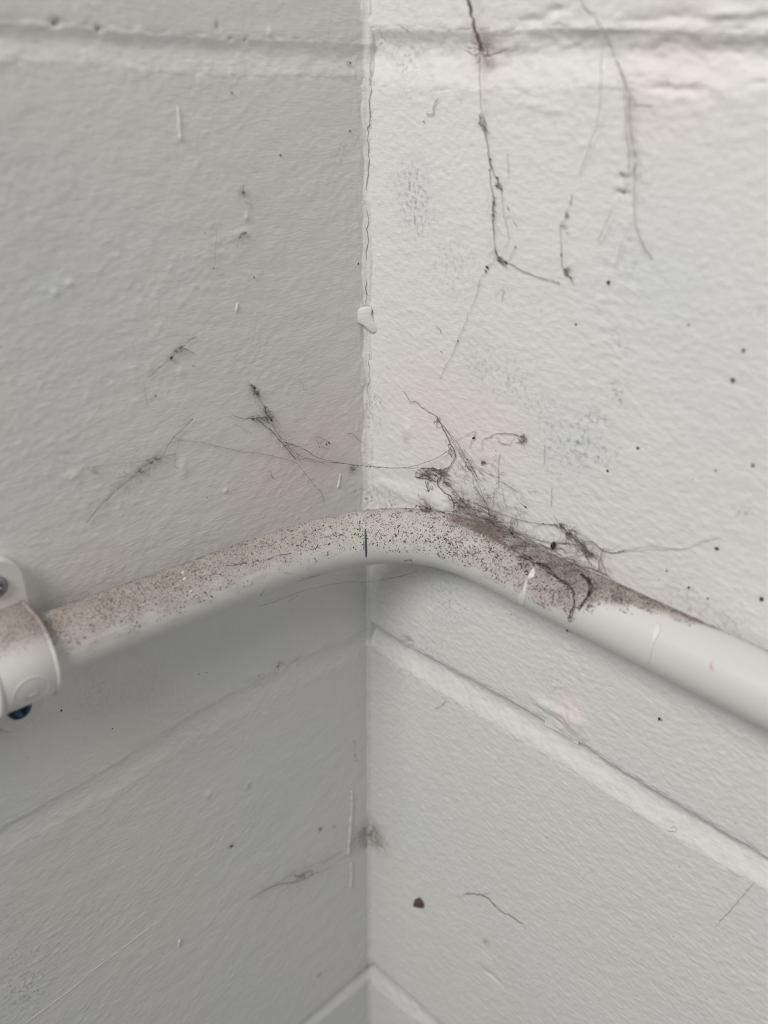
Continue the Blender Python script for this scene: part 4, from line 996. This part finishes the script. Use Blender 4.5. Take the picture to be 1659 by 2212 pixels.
# dirt streaks running down the pipe face
def pipe_strand(name, pts, w, n=1, spread=0.0):
    g = [strand_geo([(x+wr.randn()*spread, y+wr.randn()*spread) for x, y in pts], w*wr.uniform(.5, 1.2), h=.08, rough=1.0, lump=1.0) for k in range(n)]
    o = child(link(name, *join(g), M_SPECK, pipe)); return o
pipe_strand('dirt_streak', [(1180, 1235), (1205, 1250), (1222, 1259), (1233, 1269), (1239, 1283), (1240, 1300), (1236, 1318), (1231, 1338), (1224, 1362)], 1.9, 6, 1.8)
pipe_strand('dirt_streak', [(1255, 1240), (1270, 1255), (1277, 1267), (1275, 1279), (1267, 1293), (1258, 1308), (1252, 1319)], 2.4, 9, 1.8)
pipe_strand('dirt_streak', [(1120, 1203), (1150, 1213), (1180, 1228), (1212, 1256)], 2.0, 5, 3)
for pts in ([(878, 1175), (880, 1190), (876, 1205)], [(872, 1212), (886, 1208), (890, 1215)], [(925, 1190), (921, 1205), (926, 1218)], [(860, 1182), (862, 1196), (860, 1206)], [(560, 1290), (566, 1280), (574, 1272)], [(610, 1238), (625, 1236), (636, 1240)], [(1000, 1215), (1010, 1205), (1020, 1198)],
            [(410, 1235), (500, 1222), (560, 1212), (630, 1194)], [(690, 1163), (740, 1155), (775, 1156)], [(795, 1180), (808, 1163), (815, 1152)]):
    pipe_strand('stray_fibre', pts, 1.0)

# ------------------------------------------------------------------ raised paint on the walls
def ridge(pts, w, mat, parent, h=0.0, name='paint_run'):
    V, F = strand_geo(pts, w*1.7, h=h, rough=.25, lump=.35); return link(name, V, F, mat, parent)
ridge([(760, 1708), (760, 1740), (758, 1775)], 7, M_DRIP, wall_left, h=.35); ridge([(758, 1765), (756, 1800), (753, 1835), (752, 1850)], 8, M_DRIP, wall_left, h=.35); ridge([(758, 1862), (759, 1890), (757, 1918)], 7, M_DRIP, wall_left, h=.35)
ridge([(384, 228), (386, 252), (388, 280), (389, 304)], 5, M_DRIP, wall_left, h=.1); ridge([(513, 654), (511, 664), (509, 676)], 4.4, M_LEFT, wall_left, h=.1); ridge([(735, 1022), (733, 1038), (729, 1055)], 4.2, M_LEFT, wall_left, h=.1)
ridge([(340, 1991), (280, 2037), (200, 2097), (150, 2140), (55, 2210)], 1.1, M_LEFT, wall_left, h=.12, name='paint_edge')
ridge([(388, 2028), (385, 2048)], 6, M_LEFT, wall_left, h=.1)
# crack down the painted corner and the lifted blister
def corner_line(pts, w, name, mat):
    P = np.array([hit(x, y, h*1e-3, False) for x, y, h in pts]); Q = spline(P, .0008); n = len(Q); t = np.arange(n)*.8
    Q = Q + np.stack([fbm(t/2.5, t*0+5.1, 98, 3)*.0004, -fbm(t/2.5, t*0+5.1, 98, 3)*.0004, t*0], 1)
    V, F = tube(Q, w*PX*.5*np.clip(.8+.6*fbm(t/3, t*0+2.2, 99, 2), .2, 2)); link(name, V, F, mat, wall_right)
corner_line([(803, 118, .55), (800, 200, .55), (796, 280, .6), (795, 340, .6), (793, 430, .6), (795, 500, .6), (791, 560, .6), (794, 600, .6), (789, 655, .7)], 1.7, 'crack', M_CRACK)
corner_line([(797, 765, .5), (799, 800, .5), (795, 840, .5), (797, 880, .5)], 1.2, 'crack', M_CRACK)
def blister():
    pts = [(769, 682), (772, 672), (780, 666), (795, 664), (803, 668), (803, 682), (812, 700), (818, 712), (808, 719), (798, 714), (785, 703), (774, 696)]
    P = np.array([CAM + ray(x, y)*((-.0048 - CAM[0] - CAM[1])/(ray(x, y)[0] + ray(x, y)[1])) for x, y in pts]); c = P.mean(0); n_ = np.array([-1, -1, 0])/math.sqrt(2)
    Q = []
    for i in range(len(P)):
        p0, p1, p2, p3 = P[i-1], P[i], P[(i+1) % len(P)], P[(i+2) % len(P)]
        for t in (0, .33, .66): Q.append(0.5*((2*p1)+(-p0+p2)*t+(2*p0-5*p1+4*p2-p3)*t*t+(-p0+3*p1-3*p2+p3)*t**3))
    Q = np.array(Q); n = len(Q); V, F = [], []
    for sc, h in ((1, -.0016), (1.0, .0000), (.93, .00018), (.55, .0002), (.1, .0002)):
        V += [c + (q-c)*sc + n_*(h + .0002*(1-sc)) for q in Q]
    for k in range(4):
        for i in range(n): F.append((k*n+i, k*n+(i+1) % n, (k+1)*n+(i+1) % n, (k+1)*n+i))
    F.append(tuple(4*n+i for i in range(n)))
    o = link('paint_blister', V, F, M_RIGHT, wall_right)
    T = np.gradient(Q, axis=0); V, F = tube(np.r_[Q[-8:], Q[:6]], np.full(14, .00012)); 
    return o
blister()
# parts built without the tint layer still need neutral values
for o in list(bpy.data.objects):
    if o.type == 'MESH' and o.data.materials and o.data.materials[0] in (M_LEFT, M_RIGHT) and 'tint' not in o.data.attributes:
        at = o.data.attributes.new('tint', 'FLOAT_VECTOR', 'POINT'); at.data.foreach_set('vector', np.ones(len(o.data.vertices)*3, np.float32))
